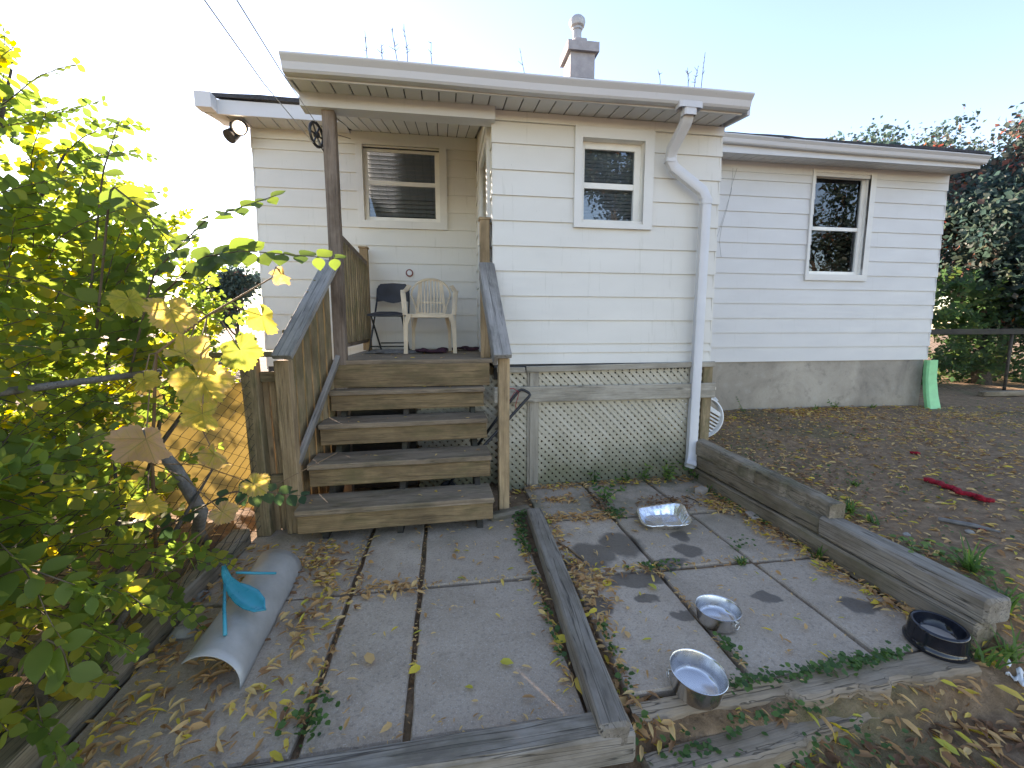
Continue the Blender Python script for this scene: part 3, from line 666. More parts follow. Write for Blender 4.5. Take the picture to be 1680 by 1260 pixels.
# fence stub beside the stairs
stub = thing('fence_stub', 'short mossy board fence end beside the stair newel', 'fence', (-1.2, 3.05, 0))
board('post', (-1.235, 3.06, .0), (-1.262, 3.06, 1.2), .092, .09, 'fence_wood', stub, up=(0, 1, 0))
board('top_rail', (-1.72, 3.07, 1.225), (-1.075, 3.07, 1.235), .12, .036, 'fence_wood', stub)
board('rail', (-1.21, 3.085, 1.08), (-1.09, 3.085, 1.08), .07, .036, 'fence_wood', stub, up=(0, 1, 0))
board('rail', (-1.19, 3.085, .36), (-1.09, 3.085, .36), .1, .036, 'fence_wood', stub, up=(0, 1, 0))
for x in (-1.205, -1.148, -1.095): board('picket', (x + .02, 3.118, .0), (x, 3.118, 1.09), .054, .022, 'newel_wood', stub, up=(0, 1, 0))
# ------------------------------------------------------------------ lattice skirt under the entry room
skirt = thing('lattice_skirt', 'tan wooden lattice skirt under the entry room, mossy at its foot', 'lattice', (1.4, 3.7, 0))
board('post', (.752, 3.668, -.05), (.752, 3.668, 1.03), .082, .03, 'lattice_wood', skirt, up=(0, 1, 0))
board('post', (.702, 3.672, -.05), (.702, 3.672, 1.03), .018, .02, 'lattice_wood', skirt, up=(0, 1, 0))
board('post', (2.375, 3.70, -.05), (2.38, 3.70, 1.06), .09, .085, 'fence_wood', skirt, up=(0, 1, 0))
board('crossboard', (.40, 3.64, .835), (2.44, 3.64, .835), .135, .028, 'lattice_wood', skirt, up=(0, 1, 0))
board('top_trim', (.43, 3.655, 1.05), (.67, 3.655, 1.045), .045, .03, 'lattice_wood', skirt, up=(0, 1, 0))
board('top_trim', (.68, 3.65, 1.05), (2.43, 3.65, 1.075), .05, .03, 'lattice_wood', skirt, up=(0, 1, 0))
def lattice(x0, x1, z0, z1, y0=3.692):
    pitch = .0665; wd = .0318
    for sgn, dy in ((1, 0.0), (-1, .0075)):
        c = -(z1 - z0) if sgn < 0 else 0
        k_ = int((x1 - x0 + z1 - z0) / pitch) + 1
        for i in range(k_):
            o_ = x0 + (i + .5) * pitch - ((z1 - z0) if sgn > 0 else 0)     # x at z0 (sgn>0) or at z1 (sgn<0 measured from z1)
            # param t: height above z0 ; x = o_ + t  (sgn>0) / x = o_' - t
            if sgn > 0: ta, tb = max(0, x0 - o_), min(z1 - z0, x1 - o_); pa, pb_ = (o_ + ta, z0 + ta), (o_ + tb, z0 + tb)
            else:
                o2 = x0 + (i + .5) * pitch; ta, tb = max(0, o2 - x1), min(z1 - z0, o2 - x0); pa, pb_ = (o2 - ta, z0 + ta), (o2 - tb, z0 + tb)
            if tb - ta < .02: continue
            a = Vector((pa[0], 0, pa[1])); b = Vector((pb_[0], 0, pb_[1])); L = (b - a).length
            yy = y0 - dy * sgn * -1 + random.uniform(-.0015, .0015)
            MB().box(-L/2, L/2, -wd/2, wd/2, -.0036, .0036).build('lattice_strip', 'lattice_strip', skirt, frame(((a.x+b.x)/2, yy if sgn < 0 else yy, (a.z+b.z)/2), b - a, (0, 1, 0)), fix=False)
lattice(.46, .705, -.02, 1.03); lattice(-.25, .45, -.02, 1.0, 3.86); lattice(.79, 2.335, -.02, 1.03)
# ------------------------------------------------------------------ landscape timbers
def timber(name, label, a, b, wd, th, mat, **kw):
    o = board(name, a, b, wd, th, mat, None, wob=kw.pop('wob', .004), c=kw.pop('c', .012)); return tag(o, label, 'timber', 'landscape timbers round the patio')
timber('landscape_timber', 'grey cracked timber lying between the two slab fields', (.628, 3.02, .038), (.537, 1.23, .04), .108, .095, 'timber_grey')
timber('landscape_timber', 'short timber end at the foot of the right newel', (.30, 3.05, .0), (.62, 3.16, .0), .09, .08, 'timber_wood')
timber('landscape_timber', 'long grey timber across the front of the left slabs', (-1.35, 1.255, -.02), (.615, 1.285, -.012), .115, .12, 'timber_grey')
timber('landscape_timber', 'bottom timber of the retaining wall, along the leaf filled joint', (2.335, 1.43, .045), (2.315, 3.66, .05), .12, .125, 'timber_wood')
timber('landscape_timber', 'flat topped upper timber of the retaining wall, nearest the camera', (2.37, 1.42, .168), (2.345, 2.27, .182), .14, .12, 'timber_grey')
timber('landscape_timber', 'middle timber of the retaining wall below the jagged one', (2.345, 2.275, .172), (2.325, 3.66, .18), .12, .115, 'timber_wood')
def jagged(name, label, a, b, wd, th, mat, bites, cat='timber'):
    """timber whose top front edge has rotted away in places; bites = list of (t0,t1,depth)"""
    a = Vector(a); b = Vector(b); L = (b - a).length; M = frame((a + b) / 2, b - a); m = MB(); n = 36; rs = random.Random(3)
    for i in range(n + 1):
        t = i / n; x = -L/2 + L * t; dep = sum(d for t0, t1, d in bites if t0 <= t <= t1); j = lambda s_=.003: rs.uniform(-s_, s_)
        yb = -wd/2 + dep + j(.006); zt = th/2 - dep * .25 + j()
        m.v += [(x, yb, -th/2 + j()), (x, wd/2 + j(), -th/2), (x, wd/2 + j(), th/2 - .012), (x, wd/2 - .012, th/2 + j()), (x, yb + .014, zt), (x, yb, zt - .014 + j())]
    for i in range(n):
        for k_ in range(6): m.f.append((i*6+k_, (i+1)*6+k_, (i+1)*6+(k_+1)%6, i*6+(k_+1)%6))
    m.f.append(tuple(range(6))[::-1]); m.f.append(tuple(n*6 + k_ for k_ in range(6)))
    return tag(m.build(name, mat, None, M), label, cat, 'landscape timbers round the patio')
jagged('landscape_timber', 'rotten jagged topmost timber at the house end of the retaining wall', (2.315, 3.68, .315), (2.35, 2.22, .275), .12, .125, 'timber_wood', [(.55, 1, .012), (.75, .98, .022), (.62, .7, .012)])
jagged('landscape_timber', 'brown split timber with a broken front edge below the right slabs', (.66, 1.335, -.052), (2.18, 1.4, -.05), .13, .1, 'timber_brown', [(.0, .44, .045), (.0, .62, .02), (.7, .8, .02)])
jagged('landscape_timber', 'lowest brown timber step with weeds behind it, right foreground', (.66, 1.21, -.125), (1.9, 1.345, -.125), .12, .1, 'timber_brown', [(.5, .8, .02), (.8, 1, .05)])
timber('landscape_timber', 'dark timber edging under the left bushes', (-1.38, 1.0, .03), (-1.34, 2.95, .035), .11, .13, 'timber_wood')
timber('landscape_timber', 'stub of cut timber under the front timber end', (.45, 1.15, -.11), (.6, 1.1, -.11), .1, .09, 'timber_grey')
lp = board('fence_post', (-1.46, 1.28, -.1), (-1.43, 1.25, .42), .16, .16, 'timber_wood', None, up=(0, 1, 0)); tag(lp, 'thick dark post stump in the lower left corner', 'post')
# ------------------------------------------------------------------ chairs on the porch
def plastic_chair(label, W, mat):
    """monobloc garden chair, local: faces -Y, origin on the floor under the seat centre"""
    t = thing('plastic_chair', label, 'chair', world=W)
    seat = MB(); n = 10; pts = []
    for i in range(n + 1):
        for j in range(n + 1):
            u, v = i / n, j / n; hw = .225 - .035 * v; x = (u * 2 - 1) * hw; y = -.23 + .44 * v
            pts.append((x, y, .42 - .028 * v - .022 * math.sin(math.pi * u) * math.sin(math.pi * min(1, v * 1.1)) + (.0 if v else -.012)))
    k_ = len(pts); seat.v = pts + [(a, b, c - .012) for a, b, c in pts]
    for i in range(n):
        for j in range(n):
            a = i * (n + 1) + j; q_ = (a, a + n + 1, a + n + 2, a + 1); seat.f.append(q_); seat.f.append(tuple(k_ + e for e in q_[::-1]))
    rim = [i * (n+1) for i in range(n+1)] + [n*(n+1)+j for j in range(1, n+1)] + [i*(n+1)+n for i in range(n-1, -1, -1)] + [j for j in range(n-1, 0, -1)]
    for a, b in zip(rim, rim[1:] + rim[:1]): seat.f.append((a, k_ + a, k_ + b, b))
    # apron
    seat.box(-.2, .2, -.232, -.222, .375, .405)
    smooth_angle(seat.build('seat', mat, t, W), 50)
    for sx in (-1, 1):
        f = MB(); f.prism([(.185, .41), (.24, .41), (.265, .3), (.275, 0), (.235, 0), (.225, .3), (.2, .36)] if sx > 0 else [(-.185, .41), (-.24, .41), (-.265, .3), (-.275, 0), (-.235, 0), (-.225, .3), (-.2, .36)], -.26, -.22, 1)
        f.prism([(-.25, .3), (-.22, .4), (-.18, .4), (-.23, 0), (-.262, 0)], sx * .262, sx * .272, 0)
        f.build('leg', mat, t, W)
        r_ = MB(); r_.prism([(.15, .39), (.2, .4), (.23, 0), (.19, 0), (.185, .25)] if sx > 0 else [(-.15, .39), (-.2, .4), (-.23, 0), (-.19, 0), (-.185, .25)], .215, .225, 1)
        r_.prism([(.17, .4), (.21, .4), (.28, 0), (.24, 0)], sx * .21, sx * .222, 0); r_.build('leg', mat, t, W)
        # arm: upright from the front leg, then a swept bar into the back hoop
        arm = MB().sweep([(sx*.25, -.24, .4), (sx*.262, -.235, .56), (sx*.27, -.2, .63), (sx*.28, -.1, .655), (sx*.28, .06, .665), (sx*.265, .17, .69), (sx*.235, .225, .74)], .05, .022, (1, 0, 0)); smooth_angle(arm.build('arm', mat, t, W), 50)
    # back: arched hoop with slats
    def bp(x, z): return (x, .2 + .16 * (z - .4) / .45 - .35 * x * x, z)
    hoop = MB(); P = [bp(.2 * math.sin(R(a)) * 1.18 if False else .22 * math.sin(R(a)), .64 + .19 * math.cos(R(a))) for a in range(-100, 101, 10)]
    hoop.sweep([bp(-.155, .41)] + [bp(-.17, .5)] + P[1:-1] + [bp(.17, .5), bp(.155, .41)], .05, .018, (0, 1, .4))
    back = hoop.build('backrest', mat, t, W); smooth_angle(back, 50)
    for i in range(7):
        x = -.108 + .036 * i; zt = .64 + .175 * math.sqrt(max(0, 1 - (x / .215) ** 2))
        MB().sweep([bp(x * .92, .4), bp(x, .55), bp(x, zt)], .017, .012, (1, 0, 0)).build('slat', mat, back, W)
    MB().sweep([bp(-.14, .555), bp(0, .555), bp(.14, .555)], .02, .012, (0, 0, 1)).build('crossbar', mat, back, W)
    MB().sweep([bp(-.16, .42), bp(0, .41), bp(.16, .42)], .05, .016, (0, 0, 1)).build('crossbar', mat, back, W)
    for sx in (-1, 1): MB().sweep([bp(sx*.155, .43), bp(sx*.14, .6), bp(sx*.12, .8)], .03, .014, (1, 0, 0)).build('slat', mat, back, W)
    return t
DZ = 1.141
plastic_chair('cream plastic garden chair with slatted arched back on the porch', T(-.15, 4.82, DZ) @ Matrix.Scale(.98, 4), 'chair_plastic')
plastic_chair('white plastic chair tipped over behind the lattice corner', T(2.15, 4.51, .80) @ Matrix.Rotation(R(122), 4, 'Y') @ Matrix.Rotation(R(180), 4, 'Z'), 'white_plastic')
W = T(-.60, 5.0, DZ) @ Matrix.Rotation(R(-6), 4, 'Z') @ Matrix.Diagonal((.93, .95, .9, 1))
fc = thing('folding_chair', 'dark metal folding chair with padded seat on the porch', 'chair', world=W)
for sx in (-1, 1):
    MB().tube([(sx*.2, -.2, 0), (sx*.2, .12, .46), (sx*.195, .2, .62), (sx*.19, .235, .78), (sx*.15, .245, .835), (0, .247, .845)], .011, 8).build('frame_tube', 'black_metal', fc, W, True)
    MB().tube([(sx*.17, .25, 0), (sx*.175, -.16, .44)], .011, 8).build('leg', 'black_metal', fc, W, True)
MB().tube([(-.2, -.15, .07), (.2, -.15, .07)], .008, 6).build('stretcher', 'black_metal', fc, W); MB().tube([(-.17, .22, .1), (.17, .22, .1)], .008, 6).build('stretcher', 'black_metal', fc, W)
m = MB(); pl = [(-.19, .62), (-.195, .75), (-.17, .82), (-.1, .845), (.1, .845), (.17, .82), (.195, .75), (.19, .62), (.12, .63), (.06, .612), (0, .604), (-.06, .612), (-.12, .63)]
m.prism(pl, .205, .235, 1); smooth_angle(m.build('backrest', 'navy_vinyl', fc, W), 40)
m = MB(); n = 8
for i in range(n + 1):
    for j in range(n + 1):
        u, v = i/n*2-1, j/n*2-1; e = max(abs(u), abs(v)); m.v.append((.195*u*(1-.12*v*v*(v > 0)), .2*v - .03, .452 + .035 * (1 - u**4) * (1 - v**4)))
nn = len(m.v); m.v += [(a, b, .43) for a, b, c in m.v]
for i in range(n):
    for j in range(n): a = i*(n+1)+j; m.f.append((a, a+n+1, a+n+2, a+1)); m.f.append((nn+a+1, nn+a+n+2, nn+a+n+1, nn+a))
rim = [i*(n+1) for i in range(n+1)] + [n*(n+1)+j for j in range(1, n+1)] + [i*(n+1)+n for i in range(n-1, -1, -1)] + [j for j in range(n-1, 0, -1)]
for a, b in zip(rim, rim[1:] + rim[:1]): m.f.append((a, nn+a, nn+b, b))
smooth_angle(m.build('seat', 'navy_vinyl', fc, W), 50)
# rags and mats on the deck
def rag(name, label, cx, cy, z0, sx, sy, h, mat, seed, cat='cloth', n=22):
    rs = np.random.default_rng(seed); m = MB(); ph = rs.uniform(0, 6.28, (8, 2)); fr = rs.uniform(4, 16, 8) ; an = rs.uniform(0, 3.14, 8); er = rs.uniform(.75, 1.05, 40)
    for i in range(n + 1):
        for j in range(n + 1):
            u, v = i/n*2-1, j/n*2-1; r_ = math.hypot(u, v) + 1e-6; th = math.atan2(v, u); sq = max(abs(u), abs(v)) / r_; k_ = er[int((th + 3.1416) / 6.2832 * 39)] * (.5 + .5 * sq)
            x, y = u * k_ * sx, v * k_ * sy
            f = sum(math.sin((u*math.cos(a)+v*math.sin(a)) * q_ * .5 + p[0]) * math.cos(v * q_ * .3 + p[1]) for a, q_, p in zip(an, fr, ph)) / 8
            m.v.append((x, y, .004 + h * max(0, .45 + 1.6 * f) * (1 - r_**2 * .35 if r_ < 1.4 else .3)))
    for i in range(n):
        for j in range(n): a = i*(n+1)+j; m.f.append((a, a+n+1, a+n+2, a+1))
    o = m.build(name, mat, None, T(cx, cy, z0), True); o.modifiers.new('thick', 'SOLIDIFY').thickness = .004; return tag(o, label, cat)
rag('rag', 'crumpled burgundy rag under the plastic chair', -.14, 4.62, DZ, .17, .12, .075, 'burgundy_cloth', 3)
rag('rag', 'dark burgundy rag by the right end of the porch wall', .2, 5.15, DZ, .22, .14, .06, 'burgundy_cloth', 5)
rag('mat', 'ragged grey mat under the folding chair', -.52, 4.75, DZ, .36, .22, .04, 'grey_cloth', 8, 'mat')
# hand cart handle behind the stairs
hc = thing('hand_cart', 'black hand cart handle leaning between stairs and lattice', 'cart', (.3, 3.5, 0))
MB().tube([(.18, 3.56, .33), (.47, 3.56, .72), (.6, 3.57, .875), (.625, 3.57, .888), (.65, 3.565, .882), (.685, 3.555, .862), (.695, 3.55, .845), (.68, 3.545, .825), (.46, 3.5, .605), (.2, 3.42, .36), (.12, 3.4, .28)], .0125, 8).build('handle', 'black_metal', hc, smooth=True)
MB().tube([(.47, 3.56, .72), (.47, 3.5, .615)], .009, 6).build('cross_tube', 'black_metal', hc)
MB().tube([(.2, 3.47, .42), (.14, 3.47, .3), (-.02, 3.47, .1), (.1, 3.5, -.01)], .012, 6).build('frame_tube', 'black_metal', hc)
for yy in (3.42, 3.56): smooth_angle(MB().lathe([(.0, -.02), (.06, -.02), (.075, -.01), (.075, .01), (.06, .02), (0, .02)], 20).build('wheel', 'black_plastic', hc, T(.0, yy, .06) @ Matrix.Rotation(R(90), 4, 'X')))
tag(MB().tube([(.5, 3.53, .9), (.52, 3.535, .8), (.56, 3.54, .87), (.6, 3.545, .86), (.57, 3.54, .76), (.58, 3.53, .72)], .003, 5).tube([(.5, 3.53, .9), (.55, 3.545, .905), (.6, 3.55, .87)], .003, 5).wbuild('cord', 'red_cloth', None), 'thin red cord tied round the black cart handle', 'cord')
# ------------------------------------------------------------------ bowls and pan
def bowl(label, W, r, h, mat='brushed_steel', ring=None, taper=.9):
    t = thing('dog_bowl', label, 'bowl', world=W); rb = r * taper
    prof = [(0, .004), (rb*.8, .004), (rb*.95, .0), (rb, .008), (r*.97, h*.9), (r*.985, h*.985), (r*1.01, h), (r*1.015, h*1.015), (r, h*1.03), (r*.985, h*1.01), (r*.965, h*.95), (rb*.975, .03), (rb*.93, .016), (rb*.84, .011), (0, .011)]
    smooth_angle(MB().lathe(prof, 56).build('body', mat, t, W), 60)
    if ring is not None:
        Mr_ = W @ Matrix.Rotation(R(ring), 4, 'Z') @ T(0, -r*.93 - .006, h*.55) @ Matrix.Rotation(R(90), 4, 'X')
        MB().tube([(.016*math.cos(R(a)), .016*math.sin(R(a)), .004) for a in range(0, 361, 30)], .0024, 6).build('ring', 'steel_bright', t, Mr_, True)
        MB().cbox(-.006, .006, .01, .022, -.006, .008, .001).build('ring_tab', 'steel_bright', t, Mr_)
    return t
bowl('steel dog bowl with a small ring, on the middle of the right slabs', T(1.265, 1.76, .004), .1, .072, ring=18)
bowl('steel dog bowl tilted on the slab edge in the foreground', T(.93, 1.40, .012) @ Matrix.Rotation(R(5), 4, 'X') @ Matrix.Rotation(R(4), 4, 'Y'), .105, .085, ring=250, taper=.88)
t = thing('dog_bowl', 'heavy glossy black dog bowl at the right slab corner', 'bowl', (2.135, 1.475, .0)); W = T(2.135, 1.475, .002) @ Matrix.Rotation(R(3), 4, 'X')
smooth_angle(MB().lathe([(0, .006), (.108, .0), (.113, .005), (.114, .016), (.107, .026), (.103, .034), (.1, .088), (.098, .097), (.092, .1), (.085, .097), (.08, .05), (.06, .034), (0, .032)], 56).build('body', 'black_gloss', t, W), 60)
MB().lathe([(0, .042), (.074, .042)], 28).build('food_crust', 'brick_tan', t, W)
# foil pan
def foil_pan():
    W = T(1.535, 2.8, .006) @ Matrix.Scale(1.14, 4) @ Matrix.Rotation(R(-14), 4, 'Z') @ Matrix.Rotation(R(3), 4, 'X') @ Matrix.Rotation(R(-5), 4, 'Y')
    t = thing('foil_pan', 'crumpled aluminium foil roasting pan on the back slabs', 'pan', world=W); m = MB(); n = 112; rs = random.Random(4)
    def ringp(a, b, z, rr, fl):
        out = []
        for i in range(n):
            th = 2*math.pi*i/n; c, s_ = math.cos(th), math.sin(th); p = 5.0; k_ = (abs(c)**p + abs(s_)**p) ** (-1/p)
            w_ = 1 + fl * (1 if i % 4 < 2 else -1); out.append((a*c*k_*w_ + rs.uniform(-rr, rr), b*s_*k_*w_ + rs.uniform(-rr, rr), z + rs.uniform(-rr, rr) + (.022 * max(0, c*.7+s_*.7)**3 if z > .02 else 0)))
        return out
    rings = [ringp(.105, .09, .002, .0015, 0), ringp(.11, .095, .004, .001, .006), ringp(.128, .108, .03, .0012, .012), ringp(.14, .12, .048, .0015, .006), ringp(.152, .132, .05, .002, 0), ringp(.155, .135, .046, .002, 0)]
    for r_ in rings: m.v += r_
    m.v.append((0, 0, .003)); c = len(m.v) - 1
    for k_ in range(len(rings) - 1):
        for i in range(n): m.f.append((k_*n+i, k_*n+(i+1)%n, (k_+1)*n+(i+1)%n, (k_+1)*n+i))
    for i in range(n): m.f.append((c, (i+1)%n, i))
    o = m.build('body', 'foil', t, W); smooth_angle(o, 40); o.modifiers.new('thick', 'SOLIDIFY').thickness = .0008
foil_pan()
# curled metal sheet
ax0, ax1 = Vector((-.95, 1.68, .0)), Vector((-.985, 2.54, .0)); m = MB(); ns, na = 14, 22; rs = random.Random(2)
for i in range(ns + 1):
    p = ax0.lerp(ax1, i / ns)
    for j in range(na + 1):
        a = R(-4 + 128 * j / na); r_ = .135 + .002 * math.sin(i * 1.3 + j * .4); off = .006 * rs.random() if (j == na and 3 < i < 6) else 0
        m.v.append((p.x + r_ * math.cos(a) + off, p.y + (.02 * math.sin(a) if i == 0 else 0), .012 + r_ * math.sin(a) * .98))
for i in range(ns):
    for j in range(na): a = i*(na+1)+j; m.f.append((a, a+1, a+na+2, a+na+1))
sh = m.wbuild('metal_sheet', 'galvanised', None, True); sh.modifiers.new('thick', 'SOLIDIFY').thickness = .004; tag(sh, 'curled galvanised metal sheet lying on the left slabs', 'metal sheet')
# teal plastic piece with two stakes leaning on it
tl = thing('garden_scoop', 'teal plastic curved scoop with two thin stakes leaning on the metal sheet', 'scoop', (-.95, 2.05, 0)); m = MB()
prof = [((-1.045, 2.10, .30), .010), ((-1.035, 2.085, .27), .018), ((-1.01, 2.06, .235), .024), ((-.975, 2.035, .21), .034), ((-.93, 2.01, .195), .046), ((-.885, 1.985, .182), .048), ((-.84, 1.96, .165), .034), ((-.815, 1.945, .155), .006)]
side = Vector((.35, .75, .35)).normalized(); nrm = Vector((-.5, -.35, .85)).normalized()
for p, hw in prof:
    p = Vector(p)
    for k_ in (-1, -.5, 0, .5, 1): m.v.append(tuple(p + side * hw * k_ + nrm * (.012 * (k_ * k_ - .5))))
for i in range(len(prof) - 1):
    for j in range(4): a = i*5+j; m.f.append((a, a+1, a+6, a+5))
o = m.build('blade', 'teal_plastic', tl, I4, True); o.modifiers.new('thick', 'SOLIDIFY').thickness = .005
MB().tube([(-1.0, 2.0, .262), (-.96, 1.9, .2), (-.915, 1.80, .152)], [.006, .007, .008], 8).build('stake', 'teal_plastic', tl, smooth=True)
MB().tube([(-1.01, 2.13, .24), (-.94, 2.2, .19), (-.875, 2.24, .16)], [.006, .007, .006], 8).build('stake', 'teal_plastic', tl, smooth=True)
# ------------------------------------------------------------------ small yard things
gd = MB(); pr_ = [(-.07, 0), (-.075, .03), (-.06, .045), (.06, .045), (.075, .03), (.07, 0), (.06, .0), (.06, .03), (-.06, .03), (-.06, 0)]
P = [Vector((7.16, 5.40, .2)), Vector((7.165, 5.46, .42)), Vector((7.165, 5.5, .65)), Vector((7.165, 5.51, .93))]; base = 0
for i, p in enumerate(P):
    w_ = (1.5, 1.35, 1.25, 1.2)[i]
    for a, b in pr_: gd.v.append((p.x + a * w_, p.y - b * 1.6, p.z))
for i in range(3):
    for j in range(10): gd.f.append((i*10+j, i*10+(j+1)%10, (i+1)*10+(j+1)%10, (i+1)*10+j))
gd.f.append(tuple(range(30, 40)))
tag(smooth_angle(gd.wbuild('splash_chute', 'green_plastic', None), 40), 'pale green plastic downpipe chute standing at the wing corner', 'chute')
def gzf(x, y): return float(gz(np.array([x]), np.array([y]))[0])
def rope(label, pts, r, mat, name='rope_toy'):
    rs = random.Random(5); m = MB(); pts = [Vector((a, b, gzf(a, b) + r * 1.1 + c)) for a, b, c in pts]; Q = []
    for a, b in zip(pts, pts[1:]):
        for k_ in range(5): Q.append(a.lerp(b, k_ / 5) + Vector((rs.uniform(-.003, .003), rs.uniform(-.003, .003), 0)))
    Q.append(pts[-1])
    for s_ in range(3): m.tube([p + Vector((math.sin(i*1.1 + s_*2.1), math.cos(i*1.1 + s_*2.1), math.sin(i * 1.1 + s_)*.5)) * r * .6 for i, p in enumerate(Q)], [r * (.7 + .3 * rs.random()) for _ in Q], 6)
    return tag(m.wbuild(name, mat, None, True), label, 'dog toy')
rope('frayed red rope dog toy lying on the soil', [(3.61, 2.70, 0), (3.63, 2.62, 0), (3.585, 2.56, .006), (3.61, 2.49, .0), (3.55, 2.44, .008), (3.6, 2.37, 0), (3.565, 2.33, .008), (3.6, 2.28, 0)], .017, 'red_cloth')
rope('small red scrap of toy on the soil beyond the rope', [(4.35, 3.40, 0), (4.37, 3.385, .005), (4.395, 3.37, 0)], .013, 'red_cloth')
rope('tiny red scrap near the right picture edge', [(3.09, 1.99, 0), (3.11, 1.98, 0)], .008, 'red_cloth')
def rock(name, label, x, y, z, s, mat='stone', cat='stone', seed=1, flat=.6):
    rs = random.Random(seed); m = MB(); n1, n2 = 7, 10
    for i in range(n1 + 1):
        for j in range(n2):
            a = math.pi * i / n1; b = 2 * math.pi * j / n2; k_ = 1 + rs.uniform(-.14, .14); m.v.append((s * math.sin(a) * math.cos(b) * k_, s * .8 * math.sin(a) * math.sin(b) * k_, s * flat * math.cos(a) * k_))
    for i in range(n1):
        for j in range(n2): m.f.append((i*n2+j, i*n2+(j+1)%n2, (i+1)*n2+(j+1)%n2, (i+1)*n2+j))
    o = m.build(name, mat, None, T(x, y, z + s * flat * .55) @ Matrix.Rotation(rs.uniform(0, 6), 4, 'Z')); return tag(o, label, cat)
for i, (x, y, s_, lb) in enumerate(((2.62, 2.02, .022, 'small brown stone behind the retaining timber'), (3.0, 1.98, .02, 'rounded stone in the soil near the right edge'), (-1.22, 2.06, .06, 'grey stone beside the left timber edging'), (-1.29, 2.35, .05, 'dark stone in the leaf litter by the left bushes'))):
    rock('stone', lb, x, y, max(gzf(x, y), -.02), s_, seed=i + 2)
b_ = MB().cbox(-.05, .05, -.035, .035, 0, .055, .006, 3, .003).build('brick_chunk', 'brick_tan', None, T(2.13, 3.28, -.002) @ Matrix.Rotation(R(30), 4, 'Z')); tag(b_, 'broken tan brick chunk on the slab by the retaining wall', 'brick')
b_ = MB().cbox(-.06, .06, -.03, .03, 0, .035, .008, 3, .003).build('brick_chunk', 'brick_tan', None, T(2.235, 2.79, -.005) @ Matrix.Rotation(R(80), 4, 'Z')); tag(b_, 'flat tan brick fragment among leaves by the retaining wall', 'brick')
rag('plastic_bag', 'crumpled white plastic bag at the right foreground edge', 2.36, 1.33, -.06, .07, .06, .06, 'bag_white', 12, 'bag')
tag(MB().tube([(2.98, 2.13, .235), (3.08, 2.02, .238), (3.14, 1.93, .235)], [.012, .014, .006], 7).wbuild('stick', 'bark_grey', None), 'short grey stick on the soil behind the retaining timber', 'stick')
tag(MB().tube([(.70, 2.62, .012), (.76, 2.5, .012), (.8, 2.38, .01)], [.006, .007, .005], 6).wbuild('stick', 'vine_twig', None), 'thin tan twig lying beside the middle timber', 'stick')
tag(MB().tube([(1.93, 3.24, .012), (1.98, 3.14, .014), (1.99, 3.05, .01)], [.004, .005, .003], 6).wbuild('stick', 'twig', None), 'thin dark curved twig on the back slabs', 'stick')
# ------------------------------------------------------------------ clothes line
pu = thing('clothesline_pulley', 'dark clothesline pulley wheel fixed to the porch post', 'pulley', (-.93, 3.66, 2.83))
Mp = T(-.925, 3.665, 2.84) @ Matrix.Rotation(R(72), 4, 'Z') @ Matrix.Rotation(R(90), 4, 'X')
m = MB(); m.tube([(.082*math.cos(R(a)), .082*math.sin(R(a)), 0) for a in range(0, 361, 15)], .011, 6).build('rim', 'black_metal', pu, Mp, True)
m = MB()
for a in range(0, 360, 60): m.tube([(.015*math.cos(R(a)), .015*math.sin(R(a)), 0), (.08*math.cos(R(a)), .08*math.sin(R(a)), 0)], .007, 5)
m.lathe([(0, -.014), (.022, -.014), (.022, .014), (0, .014)], 12).build('spokes', 'black_metal', pu, Mp)
MB().tube([(-.925, 3.665, 2.84), (-.9, 3.69, 2.76), (-.89, 3.71, 2.74)], .006, 6).build('hook', 'black_metal', pu)
tag(MB().tube([(-.94, 3.62, 2.765), (-.905, 2.6, 2.66), (-.885, 2.0, 2.645), (-.84, .6, 2.63), (-.7, -4, 2.95)], .0028, 5).wbuild('clothesline', 'cord_white', None), 'lower strand of the clothesline from the porch pulley', 'rope')
tag(MB().tube([(-.925, 3.66, 2.925), (-.82, 2.6, 2.73), (-.772, 2.0, 2.66), (-.7, .6, 2.62), (-.5, -4, 2.95)], .0028, 5).wbuild('clothesline', 'cord_white', None), 'upper strand of the clothesline crossing the sky', 'rope')
tag(MB().tube([(-.9, 3.70, 2.92), (-.93, 4.4, 3.14), (-1.03, 5.55, 3.56)], .004, 5).wbuild('tie_rope', 'cable', None), 'dark rope from the porch post to the wall', 'rope')
# ------------------------------------------------------------------ vegetation helpers
def fast_mesh(name, V, F, tint, mat, smooth=False):
    V = np.asarray(V, np.float32).reshape(-1, 3); F = np.asarray(F, np.int32).reshape(-1, 3); me = bpy.data.meshes.new(name)
    me.vertices.add(len(V)); me.vertices.foreach_set('co', V.ravel()); me.loops.add(F.size); me.loops.foreach_set('vertex_index', F.ravel())
    me.polygons.add(len(F)); me.polygons.foreach_set('loop_start', np.arange(0, F.size, 3, dtype=np.int32)); me.polygons.foreach_set('loop_total', np.full(len(F), 3, np.int32))
    a = me.attributes.new('tint', 'FLOAT', 'POINT'); a.data.foreach_set('value', np.asarray(tint, np.float32)); me.materials.append(MATS[mat])
    me.update(calc_edges=True); me.validate()
    if smooth: me.shade_smooth()
    return me
TL8 = np.array([(0,0,0), (.33,0,-.03), (.68,0,-.02), (1,0,-.1), (.22,.36,.05), (.62,.4,.03), (.22,-.36,.05), (.62,-.4,.03)], float)
FL8 = np.array([(0,1,4), (0,6,1), (1,2,5), (1,5,4), (1,6,7), (1,7,2), (2,3,5), (2,7,3)])
_o = [(0, 0), (.1, .14), (.22, .31), (.36, .41), (.5, .43), (.64, .38), (.78, .26), (.9, .12), (1, 0)]
